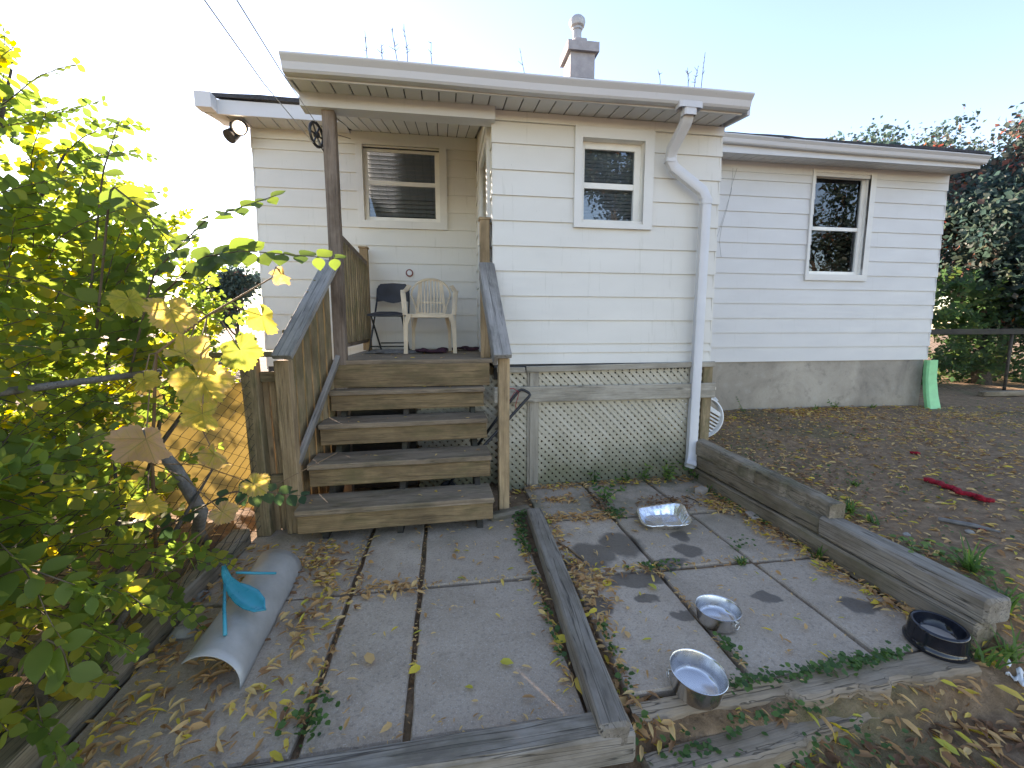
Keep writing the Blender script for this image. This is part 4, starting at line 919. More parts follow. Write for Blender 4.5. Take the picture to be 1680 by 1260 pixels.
TLF = np.array([(x, 0, -.03 * math.sin(x * 3.1)) if k == 0 else (x, k * y, .1 * y * (1 + .3 * math.sin(x * 9)) - .12 * x * x) for k in (0, 1, -1) for x, y in _o], float)
TLF[:9, 2] -= .12 * TLF[:9, 0] ** 2 * .9
FLF = np.array([t for i in range(8) for t in ((i, i+1, 9+i+1), (i, 9+i+1, 9+i), (i, 18+i+1, i+1), (i, 18+i, 18+i+1))])
TL4 = np.array([(0,0,0), (.5,.5,.1), (1,0,-.06), (.5,-.5,.1)], float); FL4 = np.array([(0,3,2), (0,2,1)])
def unit(a): return a / np.maximum(1e-9, np.linalg.norm(a, axis=-1, keepdims=True))
def leaves(P, D, Nn, L, Wd, tint, tl=TL8, fl=FL8):
    P = np.asarray(P, float); D = unit(np.asarray(D, float)); Nn = np.asarray(Nn, float); Y = unit(np.cross(Nn, D)); Z = np.cross(D, Y); L = np.asarray(L, float); Wd = np.asarray(Wd, float)
    V = P[:, None] + D[:, None] * (tl[None, :, 0, None] * L[:, None, None]) + Y[:, None] * (tl[None, :, 1, None] * Wd[:, None, None]) + Z[:, None] * (tl[None, :, 2, None] * L[:, None, None])
    F = fl[None] + (np.arange(len(P)) * len(tl))[:, None, None]
    return V.reshape(-1, 3), F.reshape(-1, 3), np.repeat(tint, len(tl))
def tubes(paths, n=4):
    V = []; F = []; b = 0
    for pts, rr in paths:
        m = MB().tube(pts, rr, n, False); V += m.v
        for f in m.f: F += [(f[0]+b, f[1]+b, f[2]+b), (f[0]+b, f[2]+b, f[3]+b)]
        b += len(m.v)
    return V, F
def shoot_set(starts, dirs, n, sp, L, W_, rng, droop=.5, tint=None, up=.4):
    """leafy shoots with opposite leaf pairs -> leaf arrays and twig paths"""
    P, D, Nn, LL, TT, paths = [], [], [], [], [], []
    for s_, d in zip(starts, dirs):
        k_ = int(rng.integers(max(3, n - 3), n + 4)); p = np.array(s_, float); d = unit(np.array(d, float)); pts = [p.copy()]; t0 = rng.uniform(0, 1); side = unit(np.cross(d, rng.normal(size=3)))
        for i in range(k_):
            d = unit(d + np.array([0, 0, -droop * .1]) + rng.normal(0, .06, 3)); p = p + d * sp; pts.append(p.copy()); f = 1 - .55 * (i / k_) ** 2
            side = unit(side - d * side.dot(d) + rng.normal(0, .12, 3))
            for sg in (1, -1):
                if rng.random() < .06: continue
                P.append(p); D.append(d * .55 + side * sg + rng.normal(0, .18, 3)); nn = np.cross(d, side) ; nn = nn * (1 if nn[2] > 0 else -1) + np.array([0, 0, up]) + rng.normal(0, .25, 3)
                Nn.append(nn); LL.append(L * f * rng.uniform(.75, 1.15)); TT.append(np.clip(t0 * .55 + rng.uniform(0, .45) if tint is None else tint(t0, rng), 0, 1))
            if rng.random() < .5: side = unit(np.cross(d, side))
        paths.append((pts, [.0028 * (1 - .6 * i / len(pts)) for i in range(len(pts))]))
    LL = np.array(LL); return np.array(P), np.array(D), np.array(Nn), LL, LL * W_, np.array(TT), paths
def in_ell(c, r, n, rng, shell=.45):
    u = unit(rng.normal(size=(n, 3))); k_ = rng.uniform(shell ** 3, 1, n) ** (1 / 3); return np.array(c) + u * k_[:, None] * np.array(r), u
def shrub(name, label, loc, ells, n, leaf, mat, seed, nleaf=9, sp=.032, wr=.95, group=None, tint=None, stems=5, outward=(0, 0, .5), shell=.45, cat='shrub', up=.4, cull=None, fine=False):
    rng = np.random.default_rng(seed); t = thing(name, label, cat, loc, group); A = []
    tot = sum(e[1][0] * e[1][1] * e[1][2] for e in ells); P_ = []
    for c, r in ells:
        s_, u = in_ell(c, r, int(n * r[0] * r[1] * r[2] / tot), rng, shell)
        d = u + np.array(outward) + rng.normal(0, .45, u.shape); keep = s_[:, 2] > .03
        if cull is not None: keep &= cull(s_)
        P_.append((s_[keep], d[keep]))
    st = np.concatenate([a for a, b in P_]); di = np.concatenate([b for a, b in P_])
    P, D, Nn, LL, WW, TT, paths = shoot_set(st, di, nleaf, sp, leaf, wr, rng, tint=tint, up=up)
    k2 = P[:, 2] > .02
    if cull is not None: k2 &= cull(P)
    V, F, ti = leaves(P[k2], D[k2], Nn[k2], LL[k2], WW[k2], TT[k2], *((TLF, FLF) if fine else (TL8, FL8))); o = bpy.data.objects.new('foliage', fast_mesh('foliage', V, F, ti, mat, fine)); reg(o, I4, t); o['kind'] = 'stuff'
    V, F = tubes([p for p in paths if cull is None or cull(np.array([p[0][-1]]))[0]], 3); o = bpy.data.objects.new('twigs', fast_mesh('twigs', V, F, np.zeros(len(V)), 'twig')); reg(o, I4, t); o['kind'] = 'stuff'
    for i in range(stems):
        c, r = ells[i % len(ells)]; b = np.array([loc[0] + rng.uniform(-.3, .02), loc[1] + rng.uniform(-.3, .3), 0.0]); e = np.array(c) + rng.uniform(-.6, .6, 3) * np.array(r); mid = (b + e) / 2 + rng.normal(0, .08, 3)
        MB().tube([b, mid, e, e + unit(e - mid) * .3], [.02, .015, .01, .004], 6).build('stem', 'bark', t, smooth=True)
    return t
def tree(name, label, loc, h, cr, seed, mat='leaf_dark_tree', bark='bark', nl=9000, leaf=.1, trunk_r=.12, lean=(0, 0), group=None, bare=.25, start=.3, spread=.9):
    rng = np.random.default_rng(seed); t = thing(name, label, 'tree', loc, group); base = np.array(loc, float); tips = []; paths = []
    def grow(p, d, L, r, lev):
        n = 5; pts = [p.copy()]; rr = [r]
        for i in range(n): d = unit(d + rng.normal(0, .13 + .05 * lev, 3) + np.array([0, 0, .05])); p = p + d * L / n; pts.append(p.copy()); rr.append(r * (1 - (.88 if lev == 0 else .5) * (i + 1) / n))
        paths.append((pts, rr, lev)); 
        if lev >= 3: tips.extend(pts[1:]); return
        if lev == 2: tips.extend(pts[3:])
        if lev == 0: tips.extend([pts[-1] + rng.normal(0, .15, 3) for _ in range(10)])
        for i in range(int(rng.integers(3, 6)) if lev else int(rng.integers(6, 9))):
            k_ = rng.uniform(start if lev == 0 else .25, 1); q_ = np.array(pts[0]) + (np.array(pts[-1]) - np.array(pts[0])) * k_; idx = min(n, int(k_ * n)); q_ = np.array(pts[idx])
            az = rng.uniform(0, 6.283); od = np.array([math.cos(az), math.sin(az), rng.uniform(.1, .9)]); grow(q_, unit(d * .45 + od * spread), L * rng.uniform(.45, .68) * (cr / h * 1.7 if lev == 0 else 1), rr[idx] * .55, lev + 1)
    grow(base - np.array([0, 0, .1]), unit(np.array([lean[0], lean[1], 1.0])), h * .72, trunk_r, 0)
    MB().tube(*[x for x in paths[0][:2]], 9).build('trunk', bark, t, smooth=True)
    V, F = tubes([(a, b) for a, b, l_ in paths[1:]], 5); o = bpy.data.objects.new('branches', fast_mesh('branches', V, F, np.zeros(len(V)), bark, True)); reg(o, I4, t); o['kind'] = 'stuff'
    tips = np.array(tips); keepc = rng.random(len(tips)) > bare; tips = tips[keepc]; ct = rng.random(len(tips))
    ix = rng.integers(0, len(tips), nl); P = tips[ix] + rng.normal(0, 1, (nl, 3)) * np.array([.2, .2, .15]) * (cr / 2.0) ** .5
    D = rng.normal(size=(nl, 3)) + np.array([0, 0, -.5]); Nn = rng.normal(size=(nl, 3)) + np.array([0, 0, .8]); L = leaf * rng.uniform(.6, 1.25, nl); tint = np.clip(ct[ix] * .6 + rng.uniform(0, .4, nl), 0, 1)
    V, F, ti = leaves(P, D, Nn, L, L * .75, tint, TL4, FL4); o = bpy.data.objects.new('crown', fast_mesh('crown', V, F, ti, mat)); reg(o, I4, t); o['kind'] = 'stuff'
    return t
# ------------------------------------------------------------------ chain-link fences
def chainlink(parent, o, dirv, L, z0, z1, cell, r):
    o = np.array(o, float); dirv = unit(np.array(dirv, float)); paths = []; n = int(L / cell); hgt = z1 - z0; k_ = int(hgt / (cell / 1.0)); nrm = np.cross(dirv, [0, 0, 1])
    for i in range(n):
        pts = []
        for j in range(k_ * 2 + 1):
            s_ = (i + .5 + (.49 if (i + j) % 2 else -.49)) * cell; pts.append(o + dirv * s_ + np.array([0, 0, z0 + j * cell * .5]) + nrm * (.0025 * (1 if (i + j) % 2 else -1)))
        paths.append((pts, r))
    V, F = tubes(paths, 4); ob = bpy.data.objects.new('wire_mesh', fast_mesh('wire_mesh', V, F, np.zeros(len(V)), 'black_metal')); reg(ob, I4, parent); ob['kind'] = 'stuff'
lf = thing('chain_link_fence', 'dark chain link fence buried in the left bushes', 'fence', (-1.47, 2.0, 0))
chainlink(lf, (-1.47, .6, 0), (.09, 1, 0), 2.45, .06, 1.2, .07, .0022)
MB().tube([(-1.47, .5, 1.2), (-1.26, 3.04, 1.2)], .013, 8).build('top_rail', 'bark_grey', lf, smooth=True); MB().tube([(-1.48, .9, 0), (-1.48, .9, 1.22)], .022, 8).build('post', 'black_metal', lf, smooth=True)
ys_ = MB(); ys_.box(-2.5, -1.34, 3.3, 3.312, .1, 1.02); tag(ys_.wbuild('tarp_sheet', 'yellow_panel', None), 'yellow translucent sheet standing behind the chain link fence', 'sheet')
rf = thing('chain_link_fence', 'chain link fence with brown top rail in the shade right of the wing', 'fence', (10, 6.6, .2))
board('top_rail', (7.1, 6.75, 1.33), (24, 5.84, 1.38), .09, .1, 'dark_wood', rf)
for x, yy in ((7.9, 6.7), (10.3, 6.58), (12.7, 6.45), (15.5, 6.3), (18.5, 6.13)): MB().tube([(x, yy, .2), (x, yy, 1.3)], .025, 8).build('post', 'bark', rf, smooth=True)
chainlink(rf, (7.1, 6.74, 0), (7.4, -.4, 0), 12, .27, 1.28, .07, .0022)
timber('landscape_timber', 'old timber lying at the fence foot far right', (9.0, 6.05, .29), (12, 5.9, .31), .11, .09, 'timber_wood')
# ------------------------------------------------------------------ left bushes
def left_tint(t0, rng): return t0 * .62 + rng.uniform(0, .3) + (.25 if rng.random() < .1 else 0)
cullL = lambda s_: ~((s_[:, 2] < 1.0) & (s_[:, 1] > 1.75) & (s_[:, 0] > -1.75)) & (s_[:, 0] < -1.0 + .14 * np.maximum(0, 2.2 - s_[:, 1])) & (np.hypot(s_[:, 0], s_[:, 1]) > 1.5)
shrub('shrub', 'tall privet shrub rising at the left picture edge', (-2.3, 2.1, 0), [((-2.25, 2.1, 1.35), (.85, .85, 1.25)), ((-1.75, 2.0, 1.1), (.5, .6, .9)), ((-2.1, 2.2, 2.05), (.5, .45, .5)), ((-2.0, 1.7, 1.5), (.5, .4, .65))], 950, .056, 'leaf_green', 1, tint=left_tint, cull=cullL, stems=8, fine=True)
shrub('shrub', 'leafy shrub between the tall one and the house corner', (-1.95, 3.2, 0), [((-1.95, 3.1, 1.0), (.65, .75, 1.05)), ((-1.7, 2.75, 1.4), (.4, .45, .7))], 420, .056, 'leaf_green', 2, fine=True, tint=left_tint, stems=6, cull=lambda s_: s_[:, 0] < -1.42 - .3 * (s_[:, 2] < .9))
shrub('shrub', 'yellowing shrub in the sun far behind the left fence', (-4.3, 4.2, 0), [((-4.4, 4.2, .95), (1.2, 1.1, 1.0)), ((-3.6, 6.4, .5), (.5, .8, .6))], 600, .075, 'leaf_green', 3, tint=lambda t0, rng: .35 + .65 * rng.random() * t0 + .2 * t0, stems=6)
shrub('shrub', 'low compound leaved bush over the dark timber, lower left', (-1.45, 1.55, 0), [((-1.42, 1.45, .62), (.3, .35, .45)), ((-1.32, 1.95, .45), (.16, .35, .3)), ((-1.6, 1.2, .9), (.35, .35, .35))], 270, .06, 'leaf_compound', 4, fine=True, nleaf=6, sp=.036, wr=.85, tint=lambda t0, rng: .75 * t0 + .3 * rng.random(), outward=(.6, -.3, .15), shell=.2, stems=5, up=.8, cull=lambda s_: (s_[:, 0] < -.93) & (np.hypot(s_[:, 0], s_[:, 1]) > 1.4))
# overhanging sprays: each leaf a piece of its branch
LM = {}
def leaf_piece(mat, tint):
    key = (mat, tint)
    if key not in LM: V, F, ti = leaves([(0, 0, 0)], [(1, 0, 0)], [(0, 0, 1)], [1], [1], np.array([tint]), TLF, FLF); LM[key] = fast_mesh('leaf', V, F, ti, mat, True)
    return LM[key]
spr = thing('shrub', 'arching bush whose leafy sprays reach across the house wall', 'shrub', (-1.6, 2.3, 0))
def spray(parent, pts, n, L, mat, seed, tmin=.0, tmax=.4, ratio=.9):
    rng = np.random.default_rng(seed); P = [Vector(p) for p in pts]; Q = []
    for i in range(len(P) - 1):
        for k_ in range(8): Q.append(P[i].lerp(P[i+1], k_ / 8))
    Q.append(P[-1]); Q2 = [Q[0]] + [(Q[i-1] + Q[i] * 2 + Q[i+1]) / 4 for i in range(1, len(Q) - 1)] + [Q[-1]]
    br = MB().tube(Q2, [.005 * (1 - .75 * i / len(Q2)) for i in range(len(Q2))], 5).wbuild('branch', 'twig', parent, True)
    for i in range(n):
        f = (i + .6) / n; a = f * (len(Q2) - 1); b = min(len(Q2) - 2, int(a)); p = Q2[b].lerp(Q2[b+1], a - b); d = (Q2[b+1] - Q2[b]).normalized(); up = Vector((rng.normal(0, .2), -.55 + rng.normal(0, .25), .75))
        for sg in (1, -1):
            side = up.cross(d).normalized() * sg; dd = (d * .55 + side + Vector((rng.normal(0, .15), rng.normal(0, .15), rng.normal(0, .15) - .15))).normalized(); sc = L * (1 - .42 * f ** 3) * rng.uniform(.8, 1.15)
            M = frame(p, dd, up) @ Matrix.Diagonal((sc, sc * ratio, sc, 1)); o = bpy.data.objects.new('leaf', leaf_piece(mat, round(tmin + (tmax - tmin) * round(rng.random() * 4) / 4, 2))); reg(o, M, br)
    return br
spray(spr, [(-1.35, 2.1, 1.2), (-1.16, 2.0, 1.62), (-.92, 1.95, 1.83), (-.64, 1.9, 1.915)], 14, .1, 'leaf_green', 1)
spray(spr, [(-1.5, 2.2, 1.3), (-1.03, 2.1, 1.7), (-.84, 2.05, 1.725), (-.43, 2.0, 1.693)], 17, .12, 'leaf_green', 2)
spray(spr, [(-1.35, 1.95, 1.4), (-1.15, 1.8, 1.9), (-1.05, 1.78, 1.82), (-.96, 1.78, 1.69)], 9, .085, 'leaf_green', 3, .3, .7)
spray(spr, [(-1.4, 2.0, 1.5), (-1.3, 2.0, 2.0), (-1.22, 2.0, 2.2)], 7, .075, 'leaf_green', 4, .1, .5)
spray(spr, [(-1.3, 2.0, .5), (-.94, 2.0, .69), (-.79, 2.03, .665), (-.65, 2.05, .63)], 9, .075, 'leaf_deep', 5, .1, .9)
spray(spr, [(-1.25, 1.3, .35), (-1.06, 1.22, .6), (-1.0, 1.2, .58), (-.97, 1.18, .5)], 4, .1, 'leaf_compound', 6, .1, .6, .75)
spray(spr, [(-1.3, 1.3, .7), (-1.1, 1.25, .78), (-.99, 1.25, .72)], 4, .09, 'leaf_compound', 7, .2, .7, .75)
spray(spr, [(-1.3, 1.6, .5), (-1.05, 1.45, .62), (-.93, 1.4, .55)], 5, .07, 'leaf_compound', 8, .3, .9, .75)
MB().tube([(-1.6, 3.0, .0), (-1.36, 2.5, .3), (-1.215, 2.28, .49), (-1.262, 2.2, .74), (-1.34, 2.12, .95)], [.035, .032, .03, .027, .022], 9).build('stem', 'bark_grey', spr, smooth=True)
for a, b in (((-1.3, 1.6, .25), (-.8, 2.0, .72)), ((-1.25, 2.0, .15), (-.98, 2.2, .65)), ((-1.2, 1.9, .4), (-.6, 2.45, .72))): MB().tube([a, ((a[0]+b[0])/2, (a[1]+b[1])/2, (a[2]+b[2])/2 + .05), b], .0022, 4).build('twig', 'vine_twig', spr)
# grape vine with large autumn leaves
gv = thing('grape_vine', 'grape vine with large yellow lobed leaves over the left fence', 'vine', (-1.35, 2.0, 0))
def grape_leaf(p, size, tint, face, roll, seed, fold=.25):
    rs = random.Random(seed); fold = rs.uniform(.2, 1.0); n = 64; m = [(0, 0, 0)]; asy = rs.uniform(-.08, .08); lobes = [(0, 1.0), (58, .93 + asy), (-58, .93 - asy), (118, .8 - asy), (-118, .8 + asy)]; ph = rs.uniform(0, 6)
    for i in range(n):
        th = -172 + 344 * i / (n - 1); r_ = .3
        for c, a in lobes: r_ = max(r_, a * (1 - min(1, abs(th - c) / 58) ** 1.5 * .5))
        r_ *= 1 + (.05 if i % 2 else -.04) + rs.uniform(-.035, .035); x, y = r_ * math.cos(R(th)), r_ * math.sin(R(th)) * .98
        m.append((x, y, fold * abs(y) * .8 - .3 * x * abs(x) * (x > 0) + .15 * math.sin(th * .09 + ph) + .05 * math.sin(th * .16 + seed) + rs.uniform(-.008, .008)))
    V = [(0, 0, 0)]; k_ = 5; F = []
    mid = [(a * .5, b * .5, c * .45 + .03 * math.sin(i * .3)) for i, (a, b, c) in enumerate(m[1:])]; V = [(0, 0, 0)] + mid + m[1:]
    for i in range(n - 1): F += [(0, 1+i, 2+i), (1+i, 1+n+i, 2+n+i), (1+i, 2+n+i, 2+i)]
    tv = [tint] + [min(1, max(0, tint + rs.uniform(-.04, .04))) for _ in range(n)] + [min(1, max(0, tint + .1 + rs.uniform(-.05, .1))) for _ in range(n)]
    M = frame(p, Vector(face[0]), Vector(face[1])) @ Matrix.Rotation(R(roll), 4, 'Z') @ Matrix.Scale(size, 4)
    o = bpy.data.objects.new('leaf', fast_mesh('leaf', V, F, tv, 'grape_leaf', True)); reg(o, M, gv); return M @ Vector((0, 0, 0))
GL = [((-.955, 1.72, 1.46), .105, .62, ((.1, .2, -1), (.3, -1, .35)), 0), ((-.92, 1.47, 1.06), .11, .92, ((-.1, .1, -1), (.2, -1, .5)), 10), ((-.735, 1.93, 1.45), .1, .3, ((.35, .1, -1), (-.5, -1, .2)), 0), ((-.76, 1.77, 1.32), .105, .05, ((.25, .1, -1), (.5, -1, .3)), 5),
      ((-.83, 1.62, 1.23), .125, .55, ((.45, .1, -.9), (.3, -1, .5)), 0), ((-.90, 1.68, 1.31), .1, .6, ((.8, -.1, -.45), (.1, -.6, 1)), 20), ((-.83, 1.67, .95), .085, .7, ((.4, .2, -1), (-.6, -1, .3)), 0), ((-.77, 1.82, .78), .075, .6, ((.8, .1, -.7), (.3, -1, .7)), 0),
      ((-.75, 2.22, 1.65), .07, .7, ((.5, .2, -1), (-.7, -1, .2)), 0), ((-1.0, 1.62, 1.23), .06, .5, ((0, .2, -1), (.9, -.6, .3)), 0), ((-.80, 1.56, 1.12), .09, .5, ((.2, 0, -1), (-.2, -1, .6)), -20), ((-1.1, 1.75, 1.5), .08, .3, ((.1, .2, -1), (.1, -1, .4)), 0), ((-1.02, 1.6, .8), .075, .55, ((.1, .2, -1), (.4, -1, .4)), 0), ((-.86, 1.75, .7), .07, .8, ((.6, .2, -.8), (.1, -1, .7)), 0)]
main = [Vector((-1.4, 2.2, .1)), Vector((-1.3, 2.1, .8)), Vector((-1.15, 1.95, 1.3)), Vector((-.95, 1.95, 1.45)), Vector((-.75, 2.1, 1.62))]
MB().tube(main, [.009, .008, .006, .005, .003], 6).build('stem', 'vine_twig', gv, smooth=True)
for i, (p, s_, ti, fc_, ro) in enumerate(GL):
    q_ = grape_leaf(p, s_ * .82, ti, fc_, ro, i + 1); near_ = min(main[1:], key=lambda v: (v - q_).length); MB().tube([near_, (near_ + q_) / 2 + Vector((0, 0, .04)), q_], .0022, 5).build('petiole', 'vine_twig', gv)
# ------------------------------------------------------------------ trees
tree('tree', 'bushy dark tree just right of the wing behind the fence', (10.9, 7.3, .2), 5.8, 2.2, 21, nl=13000, leaf=.13, trunk_r=.16, bare=.12)
tree('tree', 'vine hung tree with some orange leaves at the right picture edge', (13.2, 8.6, .2), 6.8, 2.6, 22, mat='leaf_red_tree', nl=11000, leaf=.14, trunk_r=.18, bare=.1)
tree('tree', 'dark dense tree close behind the wing corner', (11.4, 10.0, .2), 6.6, 2.4, 23, nl=12000, leaf=.14, trunk_r=.15, bare=.1)
tree('tree', 'tall thin crowned tree above the wing roof', (16.8, 15.5, .2), 11.6, 2.8, 24, start=.6, nl=6000, leaf=.15, bare=.25, trunk_r=.16)
tree('tree', 'small tree tip showing just above the wing roof', (14.8, 15.0, .2), 11.4, 2.2, 25, start=.6, nl=4000, leaf=.14, bare=.3, trunk_r=.12)
tree('tree', 'tall dark tree behind the orange leaved one', (18.6, 13.0, .2), 8.6, 3.4, 26, start=.45, nl=8500, leaf=.17, bare=.15, trunk_r=.2)
shrub('shrub', 'dark undergrowth shrub behind the right hand fence', (10.5, 8.0, .2), [((9.6, 7.7, 1.2), (1.5, .7, 1.2)), ((12.3, 7.6, 1.3), (1.7, .7, 1.4))], 900, .12, 'leaf_deep', 31, nleaf=7, sp=.07, stems=6)
tree('tree', 'dark leafy tree beyond the fence at the far right edge', (17.0, 8.2, .2), 7.0, 3.0, 51, nl=9000, leaf=.16, trunk_r=.17, bare=.12)
tree('tree', 'broad green tree farthest right beyond the fence', (21.5, 6.5, .2), 7.5, 3.4, 52, nl=9000, leaf=.17, trunk_r=.18, bare=.12)
tree('tree', 'small dark tree left of the house corner', (-7.5, 17, 0), 4.2, 1.8, 27, nl=4500, leaf=.16, bare=.2, trunk_r=.1)
tree('tree', 'hazy tree far behind the left bushes', (-14, 16, 0), 4.5, 2.6, 28, mat='leaf_green', nl=6000, leaf=.2, bare=.15, trunk_r=.14)
tree('tree', 'tall twiggy tree mirrored in the wing window', (18, -7, 0), 9.5, 3.8, 41, nl=6000, leaf=.18, bare=.3, trunk_r=.18)
tree('tree', 'broad tree mirrored in the entry room window', (6.6, -9, 0), 14, 4.6, 42, nl=13000, leaf=.18, bare=.2, trunk_r=.18)
tree('tree', 'dark tree mirrored low in the wing window', (13.5, -9.5, 0), 8.5, 3.6, 43, nl=7000, leaf=.18, bare=.15, trunk_r=.18)
# ------------------------------------------------------------------ leaf litter
def litter(name, label, areas, seed, slab_top=True, clump=False):
    rng = np.random.default_rng(seed); P = []; LL = []; TT = []
    for (x0, x1, y0, y1, n, size, tmode, hz) in areas:
        if callable(x0): x, y = x0(n, rng)
        else: x = rng.uniform(x0, x1, n); y = rng.uniform(y0, y1, n)
        if clump: kp = rng.random(n) < np.clip(.45 + .5 * lump(x * 1.7, y * 1.7), .3, 1); x, y = x[kp], y[kp]; n = len(x)
        z = gz(x, y)
        on = (x > -1.3) & (x < 2.27) & (y > 1.36) & (y < 3.72) & ~((x > .49) & (x < .67)); z = np.where(on & slab_top, np.maximum(z, .004), z)
        z = z + .006 + rng.uniform(0, 1, n) ** 2 * hz * .6; P.append(np.stack([x, y, z], 1)); LL.append(size * rng.uniform(.45, 1.25, n))
        r_ = rng.random(n)
        t_ = {'mix': np.where(r_ < .75, rng.uniform(.2, .72, n), rng.uniform(.72, .95, n)), 'tan': rng.uniform(.35, .75, n), 'brown': rng.uniform(0, .4, n), 'yellow': np.where(r_ < .5, rng.uniform(.78, 1, n), rng.uniform(.4, .8, n)), 'pale': rng.uniform(.6, .78, n)}[tmode]; TT.append(t_)
    P = np.concatenate(P); LL = np.concatenate(LL); TT = np.concatenate(TT); kp = np.ones(len(P), bool)
    for bx, by, br in ((.93, 1.4, .13), (1.265, 1.76, .125), (2.135, 1.475, .14), (1.535, 2.8, .17)): kp &= np.hypot(P[:, 0] - bx, P[:, 1] - by) > br
    P, LL, TT = P[kp], LL[kp], TT[kp]; n = len(P); a = rng.uniform(0, 6.283, n)
    D = np.stack([np.cos(a), np.sin(a), rng.normal(0, .12, n)], 1); Nn = np.stack([rng.normal(0, .32, n), rng.normal(0, .32, n), np.ones(n)], 1)
    tl = TL8.copy(); tl[:, 2] *= 1.0; tl[4:, 2] += .03
    P[:, 2] += np.abs(D[:, 2]) * LL * .3
    V, F, ti = leaves(P, D, Nn, LL, LL * rng.uniform(.16, .5, n), TT, tl, FL8); o = bpy.data.objects.new(name, fast_mesh(name, V, F, ti, 'litter')); reg(o, I4); return tag(o, label, 'leaf litter', kind='stuff')
def line(x0, y0, x1, y1, w_): 
    def f(n, rng): t = rng.random(n); return x0 + (x1 - x0) * t + rng.normal(0, w_, n), y0 + (y1 - y0) * t + rng.normal(0, w_, n)
    return f
def blob(cx, cy, sx, sy): return lambda n, rng: (rng.normal(cx, sx, n), rng.normal(cy, sy, n))
def clipx(f, lo, hi):
    def g(n, rng): x, y = f(n, rng); return np.clip(x, lo, hi) + rng.uniform(-.012, .012, n), y
    return g
litter('leaf_litter', 'dry leaves drifted over the patio slabs and joints', [
    (clipx(line(.735, 3.0, .66, 1.3, .028), .66, .9), 0, 0, 0, 240, .05, 'mix', .03), (clipx(blob(.78, 2.12, .05, .14), .7, .95), 0, 0, 0, 130, .052, 'tan', .03), (line(.487, 3.0, .455, 1.45, .012), 0, 0, 0, 170, .045, 'mix', .01),
    (clipx(line(2.24, 1.4, 2.22, 3.4, .055), 2.05, 2.27), 0, 0, 0, 620, .05, 'mix', .025), (line(2.12, 2.75, 2.2, 1.75, .03), 0, 0, 0, 60, .06, 'yellow', .02), (line(.5, 3.6, 2.28, 3.62, .05), 0, 0, 0, 420, .05, 'mix', .03), (blob(.9, 3.32, .14, .05), 0, 0, 0, 110, .05, 'tan', .02),
    (line(.68, 2.98, 1.28, 2.95, .04), 0, 0, 0, 230, .05, 'tan', .025), (line(1.2, 3.4, 1.2, 2.98, .04), 0, 0, 0, 70, .05, 'brown', .02), (blob(1.75, 3.12, .12, .08), 0, 0, 0, 210, .04, 'brown', .02), (blob(2.1, 3.02, .06, .07), 0, 0, 0, 120, .055, 'mix', .03),
    (line(.72, 2.25, 1.24, 2.24, .035), 0, 0, 0, 90, .05, 'mix', .015), (line(1.3, 2.23, 2.2, 2.23, .02), 0, 0, 0, 50, .035, 'tan', .008), (line(1.205, 2.2, 1.19, 1.45, .012), 0, 0, 0, 60, .03, 'tan', .006),
    (blob(-.68, 2.1, .06, .28), 0, 0, 0, 190, .058, 'mix', .03), (blob(-.72, 2.55, .08, .1), 0, 0, 0, 130, .055, 'mix', .03), (line(-.53, 2.9, -.52, 1.5, .03), 0, 0, 0, 150, .045, 'mix', .012), (line(-.5, 2.268, -.15, 2.268, .03), 0, 0, 0, 110, .05, 'tan', .015), (line(-.1, 2.268, .45, 2.268, .008), 0, 0, 0, 60, .022, 'tan', .004), (line(-.16, 2.9, -.16, 1.4, .006), 0, 0, 0, 80, .022, 'tan', .004),
    (-1.28, -1.08, 1.42, 2.9, 230, .055, 'mix', .03), (-1.2, -.5, 1.37, 1.7, 130, .06, 'mix', .012), (line(-.95, 1.72, -1.0, 2.3, .06), 0, 0, 0, 130, .06, 'tan', .05), (-1.1, .45, 1.35, 1.42, 50, .03, 'tan', .006),
    (-1.25, 2.25, 1.38, 3.4, 330, .028, 'pale', .003), (-1.0, 2.25, 1.4, 3.5, 110, .045, 'yellow', .004), (-.5, .45, 1.4, 3.0, 40, .05, 'tan', .005), (.72, 2.2, 1.45, 3.4, 45, .05, 'tan', .006), (-.95, -.75, 2.55, 2.85, 110, .05, 'mix', .02)], 3)
litter('leaf_litter', 'fallen leaves scattered over the bare soil of the yard', [(2.45, 5.2, 1.7, 5.4, 4600, .055, 'mix', .014), (2.45, 5.2, 1.7, 5.4, 2600, .035, 'brown', .012), (4.5, 9.5, 2.5, 5.5, 4200, .055, 'mix', .014), (2.45, 8, 1.7, 5.4, 3000, .055, 'pale', .014), (2.5, 3.4, 1.5, 2.6, 150, .055, 'yellow', .012), (line(2.47, 3.5, 2.5, 1.7, .05), 0, 0, 0, 500, .05, 'mix', .03), (line(2.6, 5.45, 7.1, 5.45, .06), 0, 0, 0, 700, .05, 'mix', .03), (blob(3.4, 3.6, .3, .2), 0, 0, 0, 300, .05, 'tan', .02), (blob(4.6, 2.9, .35, .2), 0, 0, 0, 250, .05, 'mix', .02), (2.45, 9, 1.7, 5.5, 5000, .026, 'pale', .006), (7.5, 12, 3, 6.4, 600, .06, 'mix', .012)], 4, clump=True)
litter('leaf_litter', 'thick brown and yellow leaves on the ground in the right foreground', [(.65, 3.2, .75, 1.22, 900, .062, 'brown', .03), (3.0, 5.5, .7, 1.8, 700, .062, 'brown', .03), (.65, 5.0, .75, 1.24, 520, .075, 'mix', .03), (1.1, 3.0, .85, 1.3, 110, .085, 'yellow', .035), (.66, 2.2, 1.25, 1.34, 160, .05, 'mix', .02), (2.2, 3.0, 1.15, 1.6, 260, .055, 'mix', .025), (.66, .86, 1.28, 1.45, 70, .07, 'mix', .05)], 5, False)
litter('leaf_litter', 'fallen leaves in the shade under the left bushes', [(-3.5, -1.4, .8, 4.5, 900, .06, 'mix', .03)], 6)
